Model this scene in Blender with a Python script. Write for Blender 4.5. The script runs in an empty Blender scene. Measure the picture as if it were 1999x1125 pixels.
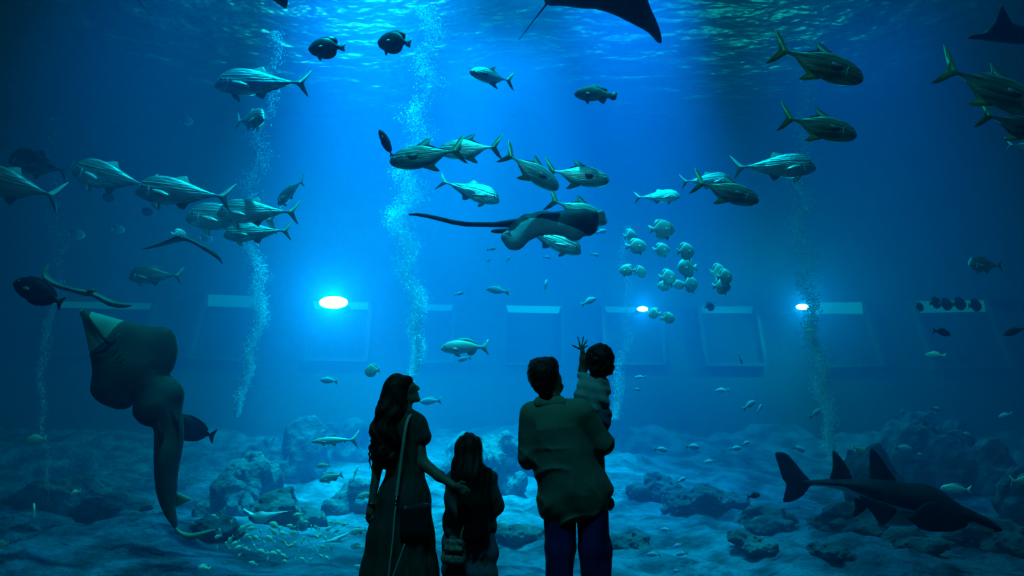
import bpy, bmesh, math, random
import numpy as np
from mathutils import Vector, Matrix

# ------------------------------------------------------------------ camera, world, light, exposure
FPX = 1333.0; HOR = 780.0; CAMH = 1.535
PITCH = math.atan((HOR - 562.5) / FPX)
CP, SP = math.cos(PITCH), math.sin(PITCH)
scn = bpy.context.scene
COL = scn.collection

cam_d = bpy.data.cameras.new('camera'); cam = bpy.data.objects.new('camera', cam_d); COL.objects.link(cam)
cam.location = (0, 0, CAMH); cam.rotation_euler = (math.pi / 2 + PITCH, 0, 0)
cam_d.sensor_width = 36.0; cam_d.lens = 36.0 * FPX / 1999.0; cam_d.clip_end = 200
scn.camera = cam
scn.view_settings.view_transform = 'Standard'; scn.view_settings.look = 'None'
scn.view_settings.gamma = 1.0; scn.view_settings.exposure = 0.0
scn.view_settings.use_curve_mapping = False
scn.cycles.use_denoising = True
scn.cycles.volume_bounces = 0
scn.cycles.transparent_max_bounces = 16
scn.cycles.max_bounces = 6

w = bpy.data.worlds.new('world'); scn.world = w; w.use_nodes = True
w.node_tree.nodes['Background'].inputs[0].default_value = (0.0, 0.02, 0.05, 1)
w.node_tree.nodes['Background'].inputs[1].default_value = 0.05

def P(px, py, Y):
    """world point on the ray of photo pixel (px, py) at world distance Y"""
    cx = (px - 999.5) / FPX; cy = (562.5 - py) / FPX
    d = Vector((cx, CP - cy * SP, SP + cy * CP))
    return Vector((0, 0, CAMH)) + d * (Y / d.y)

PANE_Y = 5.35; FAR_Y = 18.0; HALF_W = 15.5; SURF_Z = 9.4; SAND_Z = -0.30

def spot(name, loc, target, power, color, angle, blend=0.6, radius=0.15):
    l = bpy.data.lights.new(name, 'SPOT'); l.energy = power; l.color = color
    l.spot_size = math.radians(angle); l.spot_blend = blend; l.shadow_soft_size = radius
    o = bpy.data.objects.new(name, l); COL.objects.link(o); o.location = loc
    o.rotation_euler = (Vector(target) - Vector(loc)).to_track_quat('-Z', 'Y').to_euler()
    return o
def point(name, loc, power, color, radius=0.1):
    l = bpy.data.lights.new(name, 'POINT'); l.energy = power; l.color = color; l.shadow_soft_size = radius
    o = bpy.data.objects.new(name, l); COL.objects.link(o); o.location = loc
    return o
def area(name, loc, target, power, color, sx, sy):
    l = bpy.data.lights.new(name, 'AREA'); l.energy = power; l.color = color
    l.shape = 'RECTANGLE'; l.size = sx; l.size_y = sy
    o = bpy.data.objects.new(name, l); COL.objects.link(o); o.location = loc
    o.rotation_euler = (Vector(target) - Vector(loc)).to_track_quat('-Z', 'Y').to_euler()
    return o

# lamps of the rig over the tank (each has a lamp head built further down): location, target, power, colour, cone
BLUE = (0.0, 0.34, 1.0); CYAN = (0.02, 0.60, 1.0); TEAL = (0.05, 0.85, 1.0)
RIG = [
    ((-3.3, 12.0, 17.0), (-3.0, 12.6, 0), 110000, (0.0, 0.46, 1.0), 25, 1.0),
    ((-2.3, 11.2, 17.0), (-1.7, 11.6, 0), 112000, (0.0, 0.58, 1.0), 24, 1.0),
    ((2.6, 12.6, 17.0), (2.0, 12.8, 0), 76000, (0.0, 0.34, 1.0), 25, 1.0),
    ((-0.3, 15.0, 17.0), (-0.3, 14.0, 0), 128000, (0.0, 0.46, 1.0), 27, 1.0),
    ((7.4, 14.6, 17.0), (7.2, 14.0, 0), 17000, (0.0, 0.33, 1.0), 38, 1.0),
    ((-8.4, 14.6, 17.0), (-8.2, 14.0, 0), 4000, (0.0, 0.34, 1.0), 36, 1.0),
    ((-3.2, 6.9, 14.0), (-3.1, 7.3, 0), 13500, (0.0, 0.54, 1.0), 31, 0.9),
    ((0.3, 7.0, 14.0), (0.3, 7.4, 0), 18000, (0.0, 0.56, 1.0), 31, 0.9),
    ((4.2, 7.0, 14.0), (4.2, 7.6, 0), 6000, (0.0, 0.56, 1.0), 31, 0.9),
    ((1.6, 9.6, 17.0), (1.7, 9.4, 0), 42000, (0.0, 0.50, 1.0), 18, 1.0),
]
for i, (l, t, p, c, a, b) in enumerate(RIG):
    spot('tank_spotlight', l, t, p, c, a, b, 0.12)
# underwater lamps on the far wall: photo pixel, power
FAR_LAMPS = [((650, 590), 850, 0.34, 0.15), ((1255, 603), 200, 0.13, 0.06), ((1568, 599), 260, 0.15, 0.07)]
for (px, pw, rx, rz) in FAR_LAMPS:
    point('wall_lamp_light', P(px[0], px[1], FAR_Y - 2.1), pw, (0.0, 0.72, 1.0), 0.06)
# dim hall light over the visitors, behind the camera
area('hall_light', (-0.8, -0.6, 9.5), (0.2, 4.2, 1.3), 165.0, (0.03, 0.74, 0.95), 2.4, 0.4)

# ------------------------------------------------------------------ materials
def mat(name, base=(0.5, 0.5, 0.5), rough=0.5, metal=0.0, spec=0.5, noise=None, bump=None, emit=None, sheen=0.0, coord='Object', alpha=None):
    m = bpy.data.materials.new(name); m.use_nodes = True
    nt = m.node_tree; b = nt.nodes['Principled BSDF']
    b.inputs['Base Color'].default_value = (*base, 1); b.inputs['Roughness'].default_value = rough
    b.inputs['Metallic'].default_value = metal; b.inputs['Specular IOR Level'].default_value = spec
    if sheen: b.inputs['Sheen Weight'].default_value = sheen
    tc = nt.nodes.new('ShaderNodeTexCoord')
    if noise:                       # (scale, colour2, detail, stretch)
        sc, c2, det, st = noise
        mp = nt.nodes.new('ShaderNodeMapping'); mp.inputs['Scale'].default_value = st
        nt.links.new(tc.outputs[coord], mp.inputs[0])
        n = nt.nodes.new('ShaderNodeTexNoise'); n.inputs['Scale'].default_value = sc; n.inputs['Detail'].default_value = det
        nt.links.new(mp.outputs[0], n.inputs['Vector'])
        r = nt.nodes.new('ShaderNodeValToRGB'); r.color_ramp.elements[0].position = 0.38; r.color_ramp.elements[1].position = 0.62
        r.color_ramp.elements[0].color = (*base, 1); r.color_ramp.elements[1].color = (*c2, 1)
        nt.links.new(n.outputs['Fac'], r.inputs[0]); nt.links.new(r.outputs[0], b.inputs['Base Color'])
    if bump:                        # (scale, strength, distance, stretch)
        sc, stg, dist, st = bump
        mp = nt.nodes.new('ShaderNodeMapping'); mp.inputs['Scale'].default_value = st
        nt.links.new(tc.outputs[coord], mp.inputs[0])
        n = nt.nodes.new('ShaderNodeTexNoise'); n.inputs['Scale'].default_value = sc; n.inputs['Detail'].default_value = 4
        nt.links.new(mp.outputs[0], n.inputs['Vector'])
        bp = nt.nodes.new('ShaderNodeBump'); bp.inputs['Strength'].default_value = stg; bp.inputs['Distance'].default_value = dist
        nt.links.new(n.outputs['Fac'], bp.inputs['Height']); nt.links.new(bp.outputs[0], b.inputs['Normal'])
    if emit:
        b.inputs['Emission Color'].default_value = (*emit[0], 1); b.inputs['Emission Strength'].default_value = emit[1]
    return m

def glass_like(name, ior, tint=(1, 1, 1), rough=0.0, bump=None, fac=None):
    """clear sheet: straight-through transmission mixed with a Fresnel mirror"""
    m = bpy.data.materials.new(name); m.use_nodes = True; nt = m.node_tree
    nt.nodes.remove(nt.nodes['Principled BSDF']); out = nt.nodes['Material Output']
    tr = nt.nodes.new('ShaderNodeBsdfTransparent'); tr.inputs[0].default_value = (*tint, 1)
    gl = nt.nodes.new('ShaderNodeBsdfGlossy'); gl.inputs['Roughness'].default_value = rough
    mx = nt.nodes.new('ShaderNodeMixShader')
    fr = nt.nodes.new('ShaderNodeFresnel'); fr.inputs[0].default_value = ior
    if bump:
        tc = nt.nodes.new('ShaderNodeTexCoord'); mp = nt.nodes.new('ShaderNodeMapping'); mp.inputs['Scale'].default_value = bump[3]
        nt.links.new(tc.outputs['Object'], mp.inputs[0])
        n = nt.nodes.new('ShaderNodeTexNoise'); n.inputs['Scale'].default_value = bump[0]; n.inputs['Detail'].default_value = 3
        nt.links.new(mp.outputs[0], n.inputs['Vector'])
        bp = nt.nodes.new('ShaderNodeBump'); bp.inputs['Strength'].default_value = bump[1]; bp.inputs['Distance'].default_value = bump[2]
        nt.links.new(n.outputs['Fac'], bp.inputs['Height']); nt.links.new(bp.outputs[0], gl.inputs['Normal'])
        nt.links.new(bp.outputs[0], fr.inputs['Normal'])
    if fac is not None: mx.inputs[0].default_value = fac
    else: nt.links.new(fr.outputs[0], mx.inputs[0])
    nt.links.new(tr.outputs[0], mx.inputs[1]); nt.links.new(gl.outputs[0], mx.inputs[2])
    nt.links.new(mx.outputs[0], out.inputs[0])
    return m

M = {}
# ------------------------------------------------------------------ object helpers
def mesh_data(name, v, f, mats, smooth=True, fmat=None):
    me = bpy.data.meshes.new(name)
    v = np.asarray(v, dtype=np.float32)
    me.from_pydata(v.tolist(), [], [list(map(int, q)) for q in f])
    for m in (mats if isinstance(mats, (list, tuple)) else [mats]): me.materials.append(m)
    if smooth: me.polygons.foreach_set('use_smooth', [True] * len(me.polygons))
    if fmat is not None: me.polygons.foreach_set('material_index', [int(i) for i in fmat])
    me.update()
    return me
def mk(name, v, f, mats, parent=None, smooth=True, fmat=None, off=None):
    """one mesh object; coordinates are world ones, shifted into the parent's frame"""
    v = np.asarray(v, dtype=np.float64)
    if off is None and parent is not None: off = parent.location
    if off is not None: v = v - np.array(off)[None, :]
    o = bpy.data.objects.new(name, mesh_data(name, v, f, mats, smooth, fmat)); COL.objects.link(o)
    if parent is not None: o.parent = parent
    return o
def tag(o, label=None, cat=None, group=None, kind=None):
    if label: o['label'] = label
    if cat: o['category'] = cat
    if group: o['group'] = group
    if kind: o['kind'] = kind
    return o
def empty(name, loc, label, cat, group=None):
    o = bpy.data.objects.new(name, None); COL.objects.link(o); o.location = loc; o.empty_display_size = 0.1
    return tag(o, label, cat, group)
class MB:
    def __init__(s): s.v = []; s.f = []
    def add(s, v, f):
        n = len(s.v); s.v += [tuple(p) for p in v]; s.f += [tuple(i + n for i in q) for q in f]; return s
    def box(s, a, b):
        x0, y0, z0 = a; x1, y1, z1 = b
        return s.add([(x0,y0,z0),(x1,y0,z0),(x1,y1,z0),(x0,y1,z0),(x0,y0,z1),(x1,y0,z1),(x1,y1,z1),(x0,y1,z1)],
                     [(0,3,2,1),(4,5,6,7),(0,1,5,4),(1,2,6,5),(2,3,7,6),(3,0,4,7)])
    def tube(s, pts, rads, n=10, flat=1.0, cap=True):
        pts = [Vector(p) for p in pts]
        if not hasattr(rads, '__len__'): rads = [rads] * len(pts)
        vs = []; fs = []; up = None
        for i, p in enumerate(pts):
            t = (pts[min(i + 1, len(pts) - 1)] - pts[max(i - 1, 0)]).normalized()
            if up is None: up = Vector((0, 1, 0)) if abs(t.y) < 0.9 else Vector((0, 0, 1))
            s1 = t.cross(up).normalized(); up = s1.cross(t).normalized()
            for k in range(n):
                a = 2 * math.pi * k / n
                vs.append(p + s1 * math.cos(a) * rads[i] + up * math.sin(a) * rads[i] * flat)
        for i in range(len(pts) - 1):
            for k in range(n):
                fs.append((i*n+k, i*n+(k+1) % n, (i+1)*n+(k+1) % n, (i+1)*n+k))
        if cap:
            fs.append(tuple(range(n))[::-1]); fs.append(tuple((len(pts)-1)*n + k for k in range(n)))
        return s.add(vs, fs)
    def ball(s, c, r, nu=12, nv=8):
        r = (r, r, r) if not hasattr(r, '__len__') else r
        vs = [(c[0], c[1], c[2] - r[2])]; fs = []
        for j in range(1, nv):
            ph = -math.pi / 2 + math.pi * j / nv
            for i in range(nu):
                th = 2 * math.pi * i / nu
                vs.append((c[0] + r[0]*math.cos(ph)*math.cos(th), c[1] + r[1]*math.cos(ph)*math.sin(th), c[2] + r[2]*math.sin(ph)))
        vs.append((c[0], c[1], c[2] + r[2])); top = len(vs) - 1
        for i in range(nu):
            fs.append((0, 1 + (i+1) % nu, 1 + i)); fs.append((top, top - nu + i, top - nu + (i+1) % nu))
        for j in range(nv - 2):
            for i in range(nu):
                a = 1 + j*nu; fs.append((a+i, a+(i+1) % nu, a+nu+(i+1) % nu, a+nu+i))
        return s.add(vs, fs)
    def build(s, name, m, parent=None, smooth=True, **k): return mk(name, s.v, s.f, m, parent, smooth, **k)

# ------------------------------------------------------------------ implicit surfaces (bodies, garments, hair, rays)
def cone(a, b, r1, r2, flat=1.0):
    """round cone between a and b; flat < 1 squashes it along world Y"""
    a = np.array(a, float); b = np.array(b, float)
    def f(p):
        q = p.copy(); A = a.copy(); B = b.copy()
        if flat != 1.0:
            c = (a[1] + b[1]) / 2
            q[..., 1] = c + (q[..., 1] - c) / flat; A[1] = c + (A[1] - c) / flat; B[1] = c + (B[1] - c) / flat
        ba = B - A; L = float(ba @ ba) + 1e-12
        h = np.clip(((q - A) @ ba) / L, 0, 1)
        return np.linalg.norm(q - A - h[..., None] * ba, axis=-1) - (r1 + (r2 - r1) * h)
    R = max(r1, r2); f.lo = np.minimum(a, b) - R; f.hi = np.maximum(a, b) + R
    return f
def ball(c, r, flat=1.0): return cone(c, np.array(c) + 1e-5, r, r, flat)
def ell(c, r, rot=None):
    c = np.array(c, float); r = np.array(r, float)
    R = np.array(rot) if rot is not None else np.eye(3)
    def f(p):
        q = (p - c) @ R
        k = np.linalg.norm(q / r, axis=-1); k2 = np.linalg.norm(q / r ** 2, axis=-1) + 1e-9
        return k * (k - 1) / k2
    f.lo = c - r.max(); f.hi = c + r.max()
    return f
def kk(f, k): f.k = k; return f
def rbox(c, half, r, yaw=0.0):
    """rounded box"""
    c = np.array(c, float); hf = np.array(half, float) - r; ca, sa = math.cos(yaw), math.sin(yaw)
    def f(p):
        q = p - c; x = q[..., 0]*ca + q[..., 1]*sa; y = -q[..., 0]*sa + q[..., 1]*ca
        q = np.abs(np.stack([x, y, q[..., 2]], -1)) - hf
        return np.linalg.norm(np.maximum(q, 0), axis=-1) + np.minimum(q.max(-1), 0) - r
    R = np.linalg.norm(half); f.lo = c - R; f.hi = c + R
    return f
def chain(pts, rads, flat=1.0):
    return [cone(pts[i], pts[i+1], rads[i], rads[i+1], flat) for i in range(len(pts) - 1)]
def nets(fn, lo, hi, h):
    """surface nets of fn(points) over a box"""
    lo = np.array(lo, float); hi = np.array(hi, float)
    n = np.ceil((hi - lo) / h).astype(int) + 1
    ax = [lo[i] + h * np.arange(n[i]) for i in range(3)]
    F = np.empty(n, dtype=np.float32)
    for i in range(n[0]):
        g = np.empty((n[1], n[2], 3)); g[..., 0] = ax[0][i]; g[..., 1] = ax[1][:, None]; g[..., 2] = ax[2][None, :]
        F[i] = fn(g)
    F[0] = F[-1] = 1; F[:, 0] = F[:, -1] = 1; F[:, :, 0] = F[:, :, -1] = 1
    S = F < 0
    c = [S[:-1, :-1, :-1], S[1:, :-1, :-1], S[:-1, 1:, :-1], S[1:, 1:, :-1], S[:-1, :-1, 1:], S[1:, :-1, 1:], S[:-1, 1:, 1:], S[1:, 1:, 1:]]
    cnt = sum(x.astype(np.int8) for x in c); act = (cnt > 0) & (cnt < 8)
    idx = np.full(act.shape, -1, dtype=np.int64); cells = np.argwhere(act); idx[act] = np.arange(len(cells))
    acc = np.zeros((len(cells), 3)); num = np.zeros(len(cells))
    cor = np.array([[i & 1, (i >> 1) & 1, (i >> 2) & 1] for i in range(8)])
    for a in range(8):
        for bit in range(3):
            if cor[a][bit]: continue
            b = a | (1 << bit)
            pa = cells + cor[a]; pb = cells + cor[b]
            fa = F[pa[:, 0], pa[:, 1], pa[:, 2]]; fb = F[pb[:, 0], pb[:, 1], pb[:, 2]]
            m = (fa < 0) != (fb < 0); t = np.where(m, fa / np.where(m, fa - fb, 1), 0)
            acc += np.where(m[:, None], pa + t[:, None] * (cor[b] - cor[a]), 0); num += m
    V = lo + h * acc / num[:, None]
    faces = []
    for axs in range(3):
        u, w_ = (axs + 1) % 3, (axs + 2) % 3
        s0 = [slice(None)] * 3; s1 = [slice(None)] * 3; s0[axs] = slice(0, -1); s1[axs] = slice(1, None)
        d = S[tuple(s0)] != S[tuple(s1)]
        e = np.argwhere(d); e = e[(e[:, u] > 0) & (e[:, w_] > 0) & (e[:, u] < n[u] - 1) & (e[:, w_] < n[w_] - 1)]
        if not len(e): continue
        def at(du, dw):
            q = e.copy(); q[:, u] += du; q[:, w_] += dw; return idx[q[:, 0], q[:, 1], q[:, 2]]
        quad = np.stack([at(-1, -1), at(0, -1), at(0, 0), at(-1, 0)], 1)
        flip = ~S[e[:, 0], e[:, 1], e[:, 2]]
        quad[flip] = quad[flip][:, ::-1]
        faces.append(quad)
    return V, np.concatenate(faces)
def smooth_mesh(V, Fq, it=1, lam=0.5):
    e = np.concatenate([Fq[:, [0, 1]], Fq[:, [1, 2]], Fq[:, [2, 3]], Fq[:, [3, 0]]])
    e = np.concatenate([e, e[:, ::-1]])
    for _ in range(it):
        acc = np.zeros_like(V); n = np.zeros(len(V))
        np.add.at(acc, e[:, 0], V[e[:, 1]]); np.add.at(n, e[:, 0], 1)
        V = V * (1 - lam) + lam * acc / np.maximum(n, 1)[:, None]
    return V
def blob(prims, k=0.02, h=0.008, disp=None, it=1, cut=None):
    """smooth union of primitives -> (verts, faces)"""
    lo = np.min([f.lo for f in prims], 0) - 4 * h - 0.01; hi = np.max([f.hi for f in prims], 0) + 4 * h + 0.01
    def fn(p):
        d = prims[0](p)
        for f in prims[1:]:
            e = f(p); kk = getattr(f, 'k', k)
            hh = np.maximum(kk - np.abs(d - e), 0) / kk
            d = np.minimum(d, e) - hh * hh * kk * 0.25
        if disp is not None: d = d + disp(p)
        if cut is not None: d = np.maximum(d, cut(p))
        return d
    V, Fq = nets(fn, lo, hi, h)
    return smooth_mesh(V, Fq, it), Fq
def poly_sd(poly, x, y):
    """signed distance (positive inside) to a polygon"""
    poly = np.asarray(poly, float); d = np.full(x.shape, 1e9); ins = np.zeros(x.shape, bool)
    for i in range(len(poly)):
        a = poly[i]; b = poly[(i + 1) % len(poly)]; e = b - a
        t = np.clip(((x - a[0]) * e[0] + (y - a[1]) * e[1]) / (e @ e + 1e-12), 0, 1)
        d = np.minimum(d, np.hypot(x - a[0] - t * e[0], y - a[1] - t * e[1]))
        if a[1] != b[1]:
            c = ((a[1] > y) != (b[1] > y)) & (x < (b[0] - a[0]) * (y - a[1]) / (b[1] - a[1]) + a[0])
            ins ^= c
    return np.where(ins, d, -d)
def spline(pts, n=4, closed=True):
    """Catmull-Rom through the points"""
    pts = [np.array(p, float) for p in pts]; N = len(pts); out = []
    for i in range(N if closed else N - 1):
        p0 = pts[(i-1) % N] if closed or i > 0 else pts[i]; p1 = pts[i]; p2 = pts[(i+1) % N]
        p3 = pts[(i+2) % N] if closed or i + 2 < N else pts[i+1]
        for k in range(n):
            t = k / n
            out.append(0.5 * ((2*p1) + (-p0+p2)*t + (2*p0-5*p1+4*p2-p3)*t*t + (-p0+3*p1-3*p2+p3)*t**3))
    if not closed: out.append(pts[-1])
    return out
def pillow(poly, tmax, w_, h, bumps=(), tmin=0.0, zsc=1.0):
    """solid body with the given planform: thickness swells away from the rim. local coords (x, y, z=thickness)"""
    poly = np.asarray(poly, float); lo = poly.min(0); hi = poly.max(0)
    T = tmax + sum(b[3] for b in bumps)
    hz = h * zsc
    nx = int((hi[0]-lo[0]) / h) + 7; ny = int((hi[1]-lo[1]) / h) + 7
    X, Y = np.meshgrid(lo[0] - 3*h + h*np.arange(nx), lo[1] - 3*h + h*np.arange(ny), indexing='ij')
    D = poly_sd(poly, X, Y)
    q = np.clip(D / w_, 0, 1); TT = tmax * np.sqrt(np.clip(1 - (1 - q) ** 2, 0, 1))
    for (bx, by, br, bh) in bumps:
        TT = TT + bh * np.exp(-((X-bx)**2 + (Y-by)**2) / br**2) * np.clip(D / (0.5*w_), 0, 1)
    TT = TT + np.where(D > 0, tmin, 0)
    # two sheets over the inside cells, stitched at the rim
    TT = np.where(D < 0, 0, TT)
    lo3 = (lo[0]-3*h, lo[1]-3*h, -T - tmin - 3*hz); hi3 = (lo[0]-3*h + h*(nx-1), lo[1]-3*h + h*(ny-1), T + tmin + 3*hz)
    def fn(p):
        i = np.clip(np.round((p[..., 0] - lo3[0]) / h).astype(int), 0, nx-1); j = np.clip(np.round((p[..., 1] - lo3[1]) / h).astype(int), 0, ny-1)
        z = np.abs(p[..., 2]); t = TT[i, j]; d = D[i, j]
        return np.where(d < 0, np.maximum(-d, z - 0.0) , np.maximum(z - t, -d))
    V, Fq = nets(fn, lo3, hi3, h)
    V = smooth_mesh(V, Fq, 2)
    return V, Fq
def frame_at(px, py, Y, normal, xdir):
    """origin and axes of a plane through a photo point"""
    o = P(px, py, Y); n = Vector(normal).normalized(); x = Vector(xdir); x = (x - n * x.dot(n)).normalized(); y = n.cross(x)
    return o, x, y, n
def to_plane(fr, px, py):
    o, x, y, n = fr; c = Vector((0, 0, CAMH)); d = P(px, py, 1.0) - c
    t = (o - c).dot(n) / d.dot(n); q = c + d * t - o
    return (q.dot(x), q.dot(y))
def from_plane(fr, V):
    o, x, y, n = fr; V = np.asarray(V)
    return np.array(o)[None] + V[:, 0:1] * np.array(x)[None] + V[:, 1:2] * np.array(y)[None] + V[:, 2:3] * np.array(n)[None]

# ------------------------------------------------------------------ the tank and the hall
M['sand'] = mat('sand', (0.11, 0.16, 0.27), 0.95, noise=(2.2, (0.02, 0.035, 0.07), 10, (1, 1, 1)), bump=(9, 1.0, 0.10, (1, 1, 1)))
M['rock'] = mat('rock', (0.025, 0.035, 0.05), 0.95, noise=(2.6, (0.09, 0.12, 0.16), 8, (1, 1, 1)), bump=(5, 1.0, 0.15, (1, 1, 1)))
M['tank_wall'] = mat('tank_wall', (0.045, 0.06, 0.075), 0.9, noise=(0.35, (0.075, 0.10, 0.12), 5, (1, 1, 1)), bump=(2.5, 0.4, 0.05, (1, 1, 1)))
M['hall'] = mat('hall_paint', (0.02, 0.022, 0.025), 0.8, noise=(1.2, (0.028, 0.03, 0.034), 3, (1, 1, 1)))
M['hall_floor'] = mat('hall_floor', (0.03, 0.03, 0.035), 0.45, noise=(3, (0.045, 0.045, 0.05), 4, (1, 1, 1)))
M['frame'] = mat('frame_metal', (0.06, 0.08, 0.10), 0.5, 0.3, noise=(4, (0.08,0.10,0.12), 3, (1, 1, 1)))
M['pane'] = glass_like('acrylic', 1.2)
M['surface'] = glass_like('water_surface', 1.33, rough=0.38, bump=(1.1, 1.0, 0.3, (1.0, 1.6, 1.0)), fac=0.42)

# water body: homogeneous scattering and absorption
wm = bpy.data.materials.new('sea_water'); wm.use_nodes = True; nt = wm.node_tree
nt.nodes.remove(nt.nodes['Principled BSDF']); out = nt.nodes['Material Output']
sc_ = nt.nodes.new('ShaderNodeVolumeScatter'); sc_.inputs['Color'].default_value = (0.01, 0.32, 1.0, 1)
sc_.inputs['Density'].default_value = 0.083; sc_.inputs['Anisotropy'].default_value = 0.2
ab_ = nt.nodes.new('ShaderNodeVolumeAbsorption'); ab_.inputs['Color'].default_value = (0.0, 0.72, 0.93, 1)
ab_.inputs['Density'].default_value = 0.05
ad_ = nt.nodes.new('ShaderNodeAddShader'); nt.links.new(sc_.outputs[0], ad_.inputs[0]); nt.links.new(ab_.outputs[0], ad_.inputs[1])
nt.links.new(ad_.outputs[0], out.inputs['Volume'])
tag(MB().box((-HALF_W + 0.01, PANE_Y + 0.13, SAND_Z - 0.6), (HALF_W - 0.01, FAR_Y - 0.01, SURF_Z)).build('water', wm, smooth=False), kind='structure')

def struct(name, mb, m, **k): return tag(mb.build(name, m, smooth=False, **k), kind='structure')
struct('wall_back', MB().box((-HALF_W - 0.5, FAR_Y, SAND_Z - 0.8), (HALF_W + 0.5, FAR_Y + 0.4, 18.0)), M['tank_wall'])
struct('wall_left', MB().box((-HALF_W - 0.5, PANE_Y + 0.1, SAND_Z - 0.8), (-HALF_W, FAR_Y, 18.0)), M['tank_wall'])
struct('wall_right', MB().box((HALF_W, PANE_Y + 0.1, SAND_Z - 0.8), (HALF_W + 0.5, FAR_Y, 18.0)), M['tank_wall'])
struct('ceiling', MB().box((-HALF_W - 0.5, PANE_Y + 0.1, 18.0), (HALF_W + 0.5, FAR_Y + 0.4, 18.3)), M['hall'])
# hall shell
struct('hall_floor', MB().box((-HALF_W, -4, -0.12), (HALF_W, PANE_Y - 0.05, 0)), M['hall_floor']).name = 'floor'
struct('wall_rear', MB().box((-HALF_W, -4.3, 0), (HALF_W, -4, 10.0)), M['hall'])
struct('wall_over_pane', MB().box((-HALF_W - 0.5, PANE_Y - 0.3, 6.0), (HALF_W + 0.5, PANE_Y + 0.1, 18.0)), M['hall'])
struct('hall_ceiling', MB().box((-HALF_W, -4.3, 10.0), (HALF_W, PANE_Y - 0.3, 10.3)), M['hall']).name = 'ceiling_hall'
# acrylic viewing pane
wn = tag(MB().box((-HALF_W, PANE_Y, -0.1), (HALF_W, PANE_Y + 0.12, 6.0)).build('window_1', M['pane'], smooth=False), kind='structure')

# sand bed with dunes, one height field
def hsh(ix, iy):
    v = np.sin(ix * 127.1 + iy * 311.7) * 43758.5453; return v - np.floor(v)
def vnoise(x, y):
    ix, iy = np.floor(x), np.floor(y); fx, fy = x - ix, y - iy; fx = fx*fx*(3-2*fx); fy = fy*fy*(3-2*fy)
    return (hsh(ix, iy)*(1-fx) + hsh(ix+1, iy)*fx)*(1-fy) + (hsh(ix, iy+1)*(1-fx) + hsh(ix+1, iy+1)*fx)*fy
def fbm(x, y, o=4):
    s = 0; a = 0.5
    for _ in range(o): s = s + a * vnoise(x, y); x = x * 2.03 + 7.1; y = y * 2.03 + 3.7; a *= 0.5
    return s
def sand_h(x, y):
    x = np.asarray(x, float); y = np.asarray(y, float)
    h = SAND_Z + 0.50 * (fbm(x * 0.45 + 3, y * 0.6 + 1) - 0.5) + 0.34 * (fbm(x * 1.9, y * 2.2, 4) - 0.5) * np.clip((y - 6.5) / 2, 0.25, 1)
    h = h + (1.1 + 0.9 * (fbm(x * 0.6 + 9, y * 0.5) - 0.5)) * np.clip((y - 11.5) / 6, 0, 1) ** 1.2
    h = h + 0.35 * np.exp(-((x + 4.8) ** 2) / 3.0 - ((y - 8.8) ** 2) / 1.5)
    return h
nx, ny = 420, 200
gx = np.linspace(-HALF_W + 0.02, HALF_W - 0.02, nx); gy = np.linspace(PANE_Y + 0.14, FAR_Y - 0.02, ny)
GX, GY = np.meshgrid(gx, gy, indexing='ij'); GZ = sand_h(GX, GY)
V = np.stack([GX.ravel(), GY.ravel(), GZ.ravel()], 1)
I = np.arange(nx * ny).reshape(nx, ny)
Fq = np.stack([I[:-1, :-1].ravel(), I[1:, :-1].ravel(), I[1:, 1:].ravel(), I[:-1, 1:].ravel()], 1)
tag(mk('sand_bed', V, Fq, M['sand']), kind='structure')
# rippled water surface seen from below
V = np.stack([GX.ravel(), GY.ravel(), (SURF_Z - 0.12 + 0.10 * (fbm(GX * 1.3, GY * 1.9) - 0.5)).ravel()], 1)
tag(mk('water_surface', V, Fq[:, ::-1], M['surface']), kind='structure')

# lamp heads of the rig
M['lamp_body'] = mat('lamp_housing', (0.03, 0.03, 0.035), 0.5, 0.4)
for (l, t, p, c, a, b) in RIG:
    d = (Vector(t) - Vector(l)).normalized(); l = Vector(l)
    r = empty('tank_lamp', l, 'black spotlight hanging above the tank water', 'lamp', 'spotlights above the tank')
    MB().tube([l - d*0.42, l - d*0.40, l - d*0.12, l + d*0.14], [0.08, 0.13, 0.16, 0.24], 16, cap=False).build('lamp_shade', M['lamp_body'], r)
    MB().tube([l - d*0.40, (l.x, l.y, 18.0)], 0.02, 8).build('hanger', M['lamp_body'], r)

# windows of the halls across the tank, on the far wall: head band (lit ledge, its light put in as glow) and frame sides, by photo pixel
FW = FAR_Y - 0.02
WIN = [ # top-left, top-right, bottom-right, bottom-left, band height (px), strength
    ((412, 577), (533, 581), (500, 702), (380, 696), 22, 0.10), ((614, 590), (724, 592), (716, 702), (606, 700), 14, 0.16),
    ((815, 596), (886, 597), (880, 704), (812, 704), 11, 0.12), ((988, 598), (1094, 600), (1094, 708), (988, 708), 13, 0.24),
    ((1178, 600), (1282, 602), (1290, 708), (1184, 708), 11, 0.12), ((1362, 600), (1466, 600), (1484, 710), (1378, 710), 13, 0.05),
    ((1556, 592), (1676, 592), (1712, 712), (1590, 712), 22, 0.13), ((1776, 590), (1912, 588), (1962, 716), (1818, 716), 22, 0.08),
    ((120, 590), (308, 594), (280, 690), (90, 688), 12, 0.05)]
M['dark_glass'] = mat('window_glass', (0.03, 0.045, 0.06), 0.7, noise=(0.8, (0.015, 0.04, 0.06), 2, (1, 1, 1)))
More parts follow.
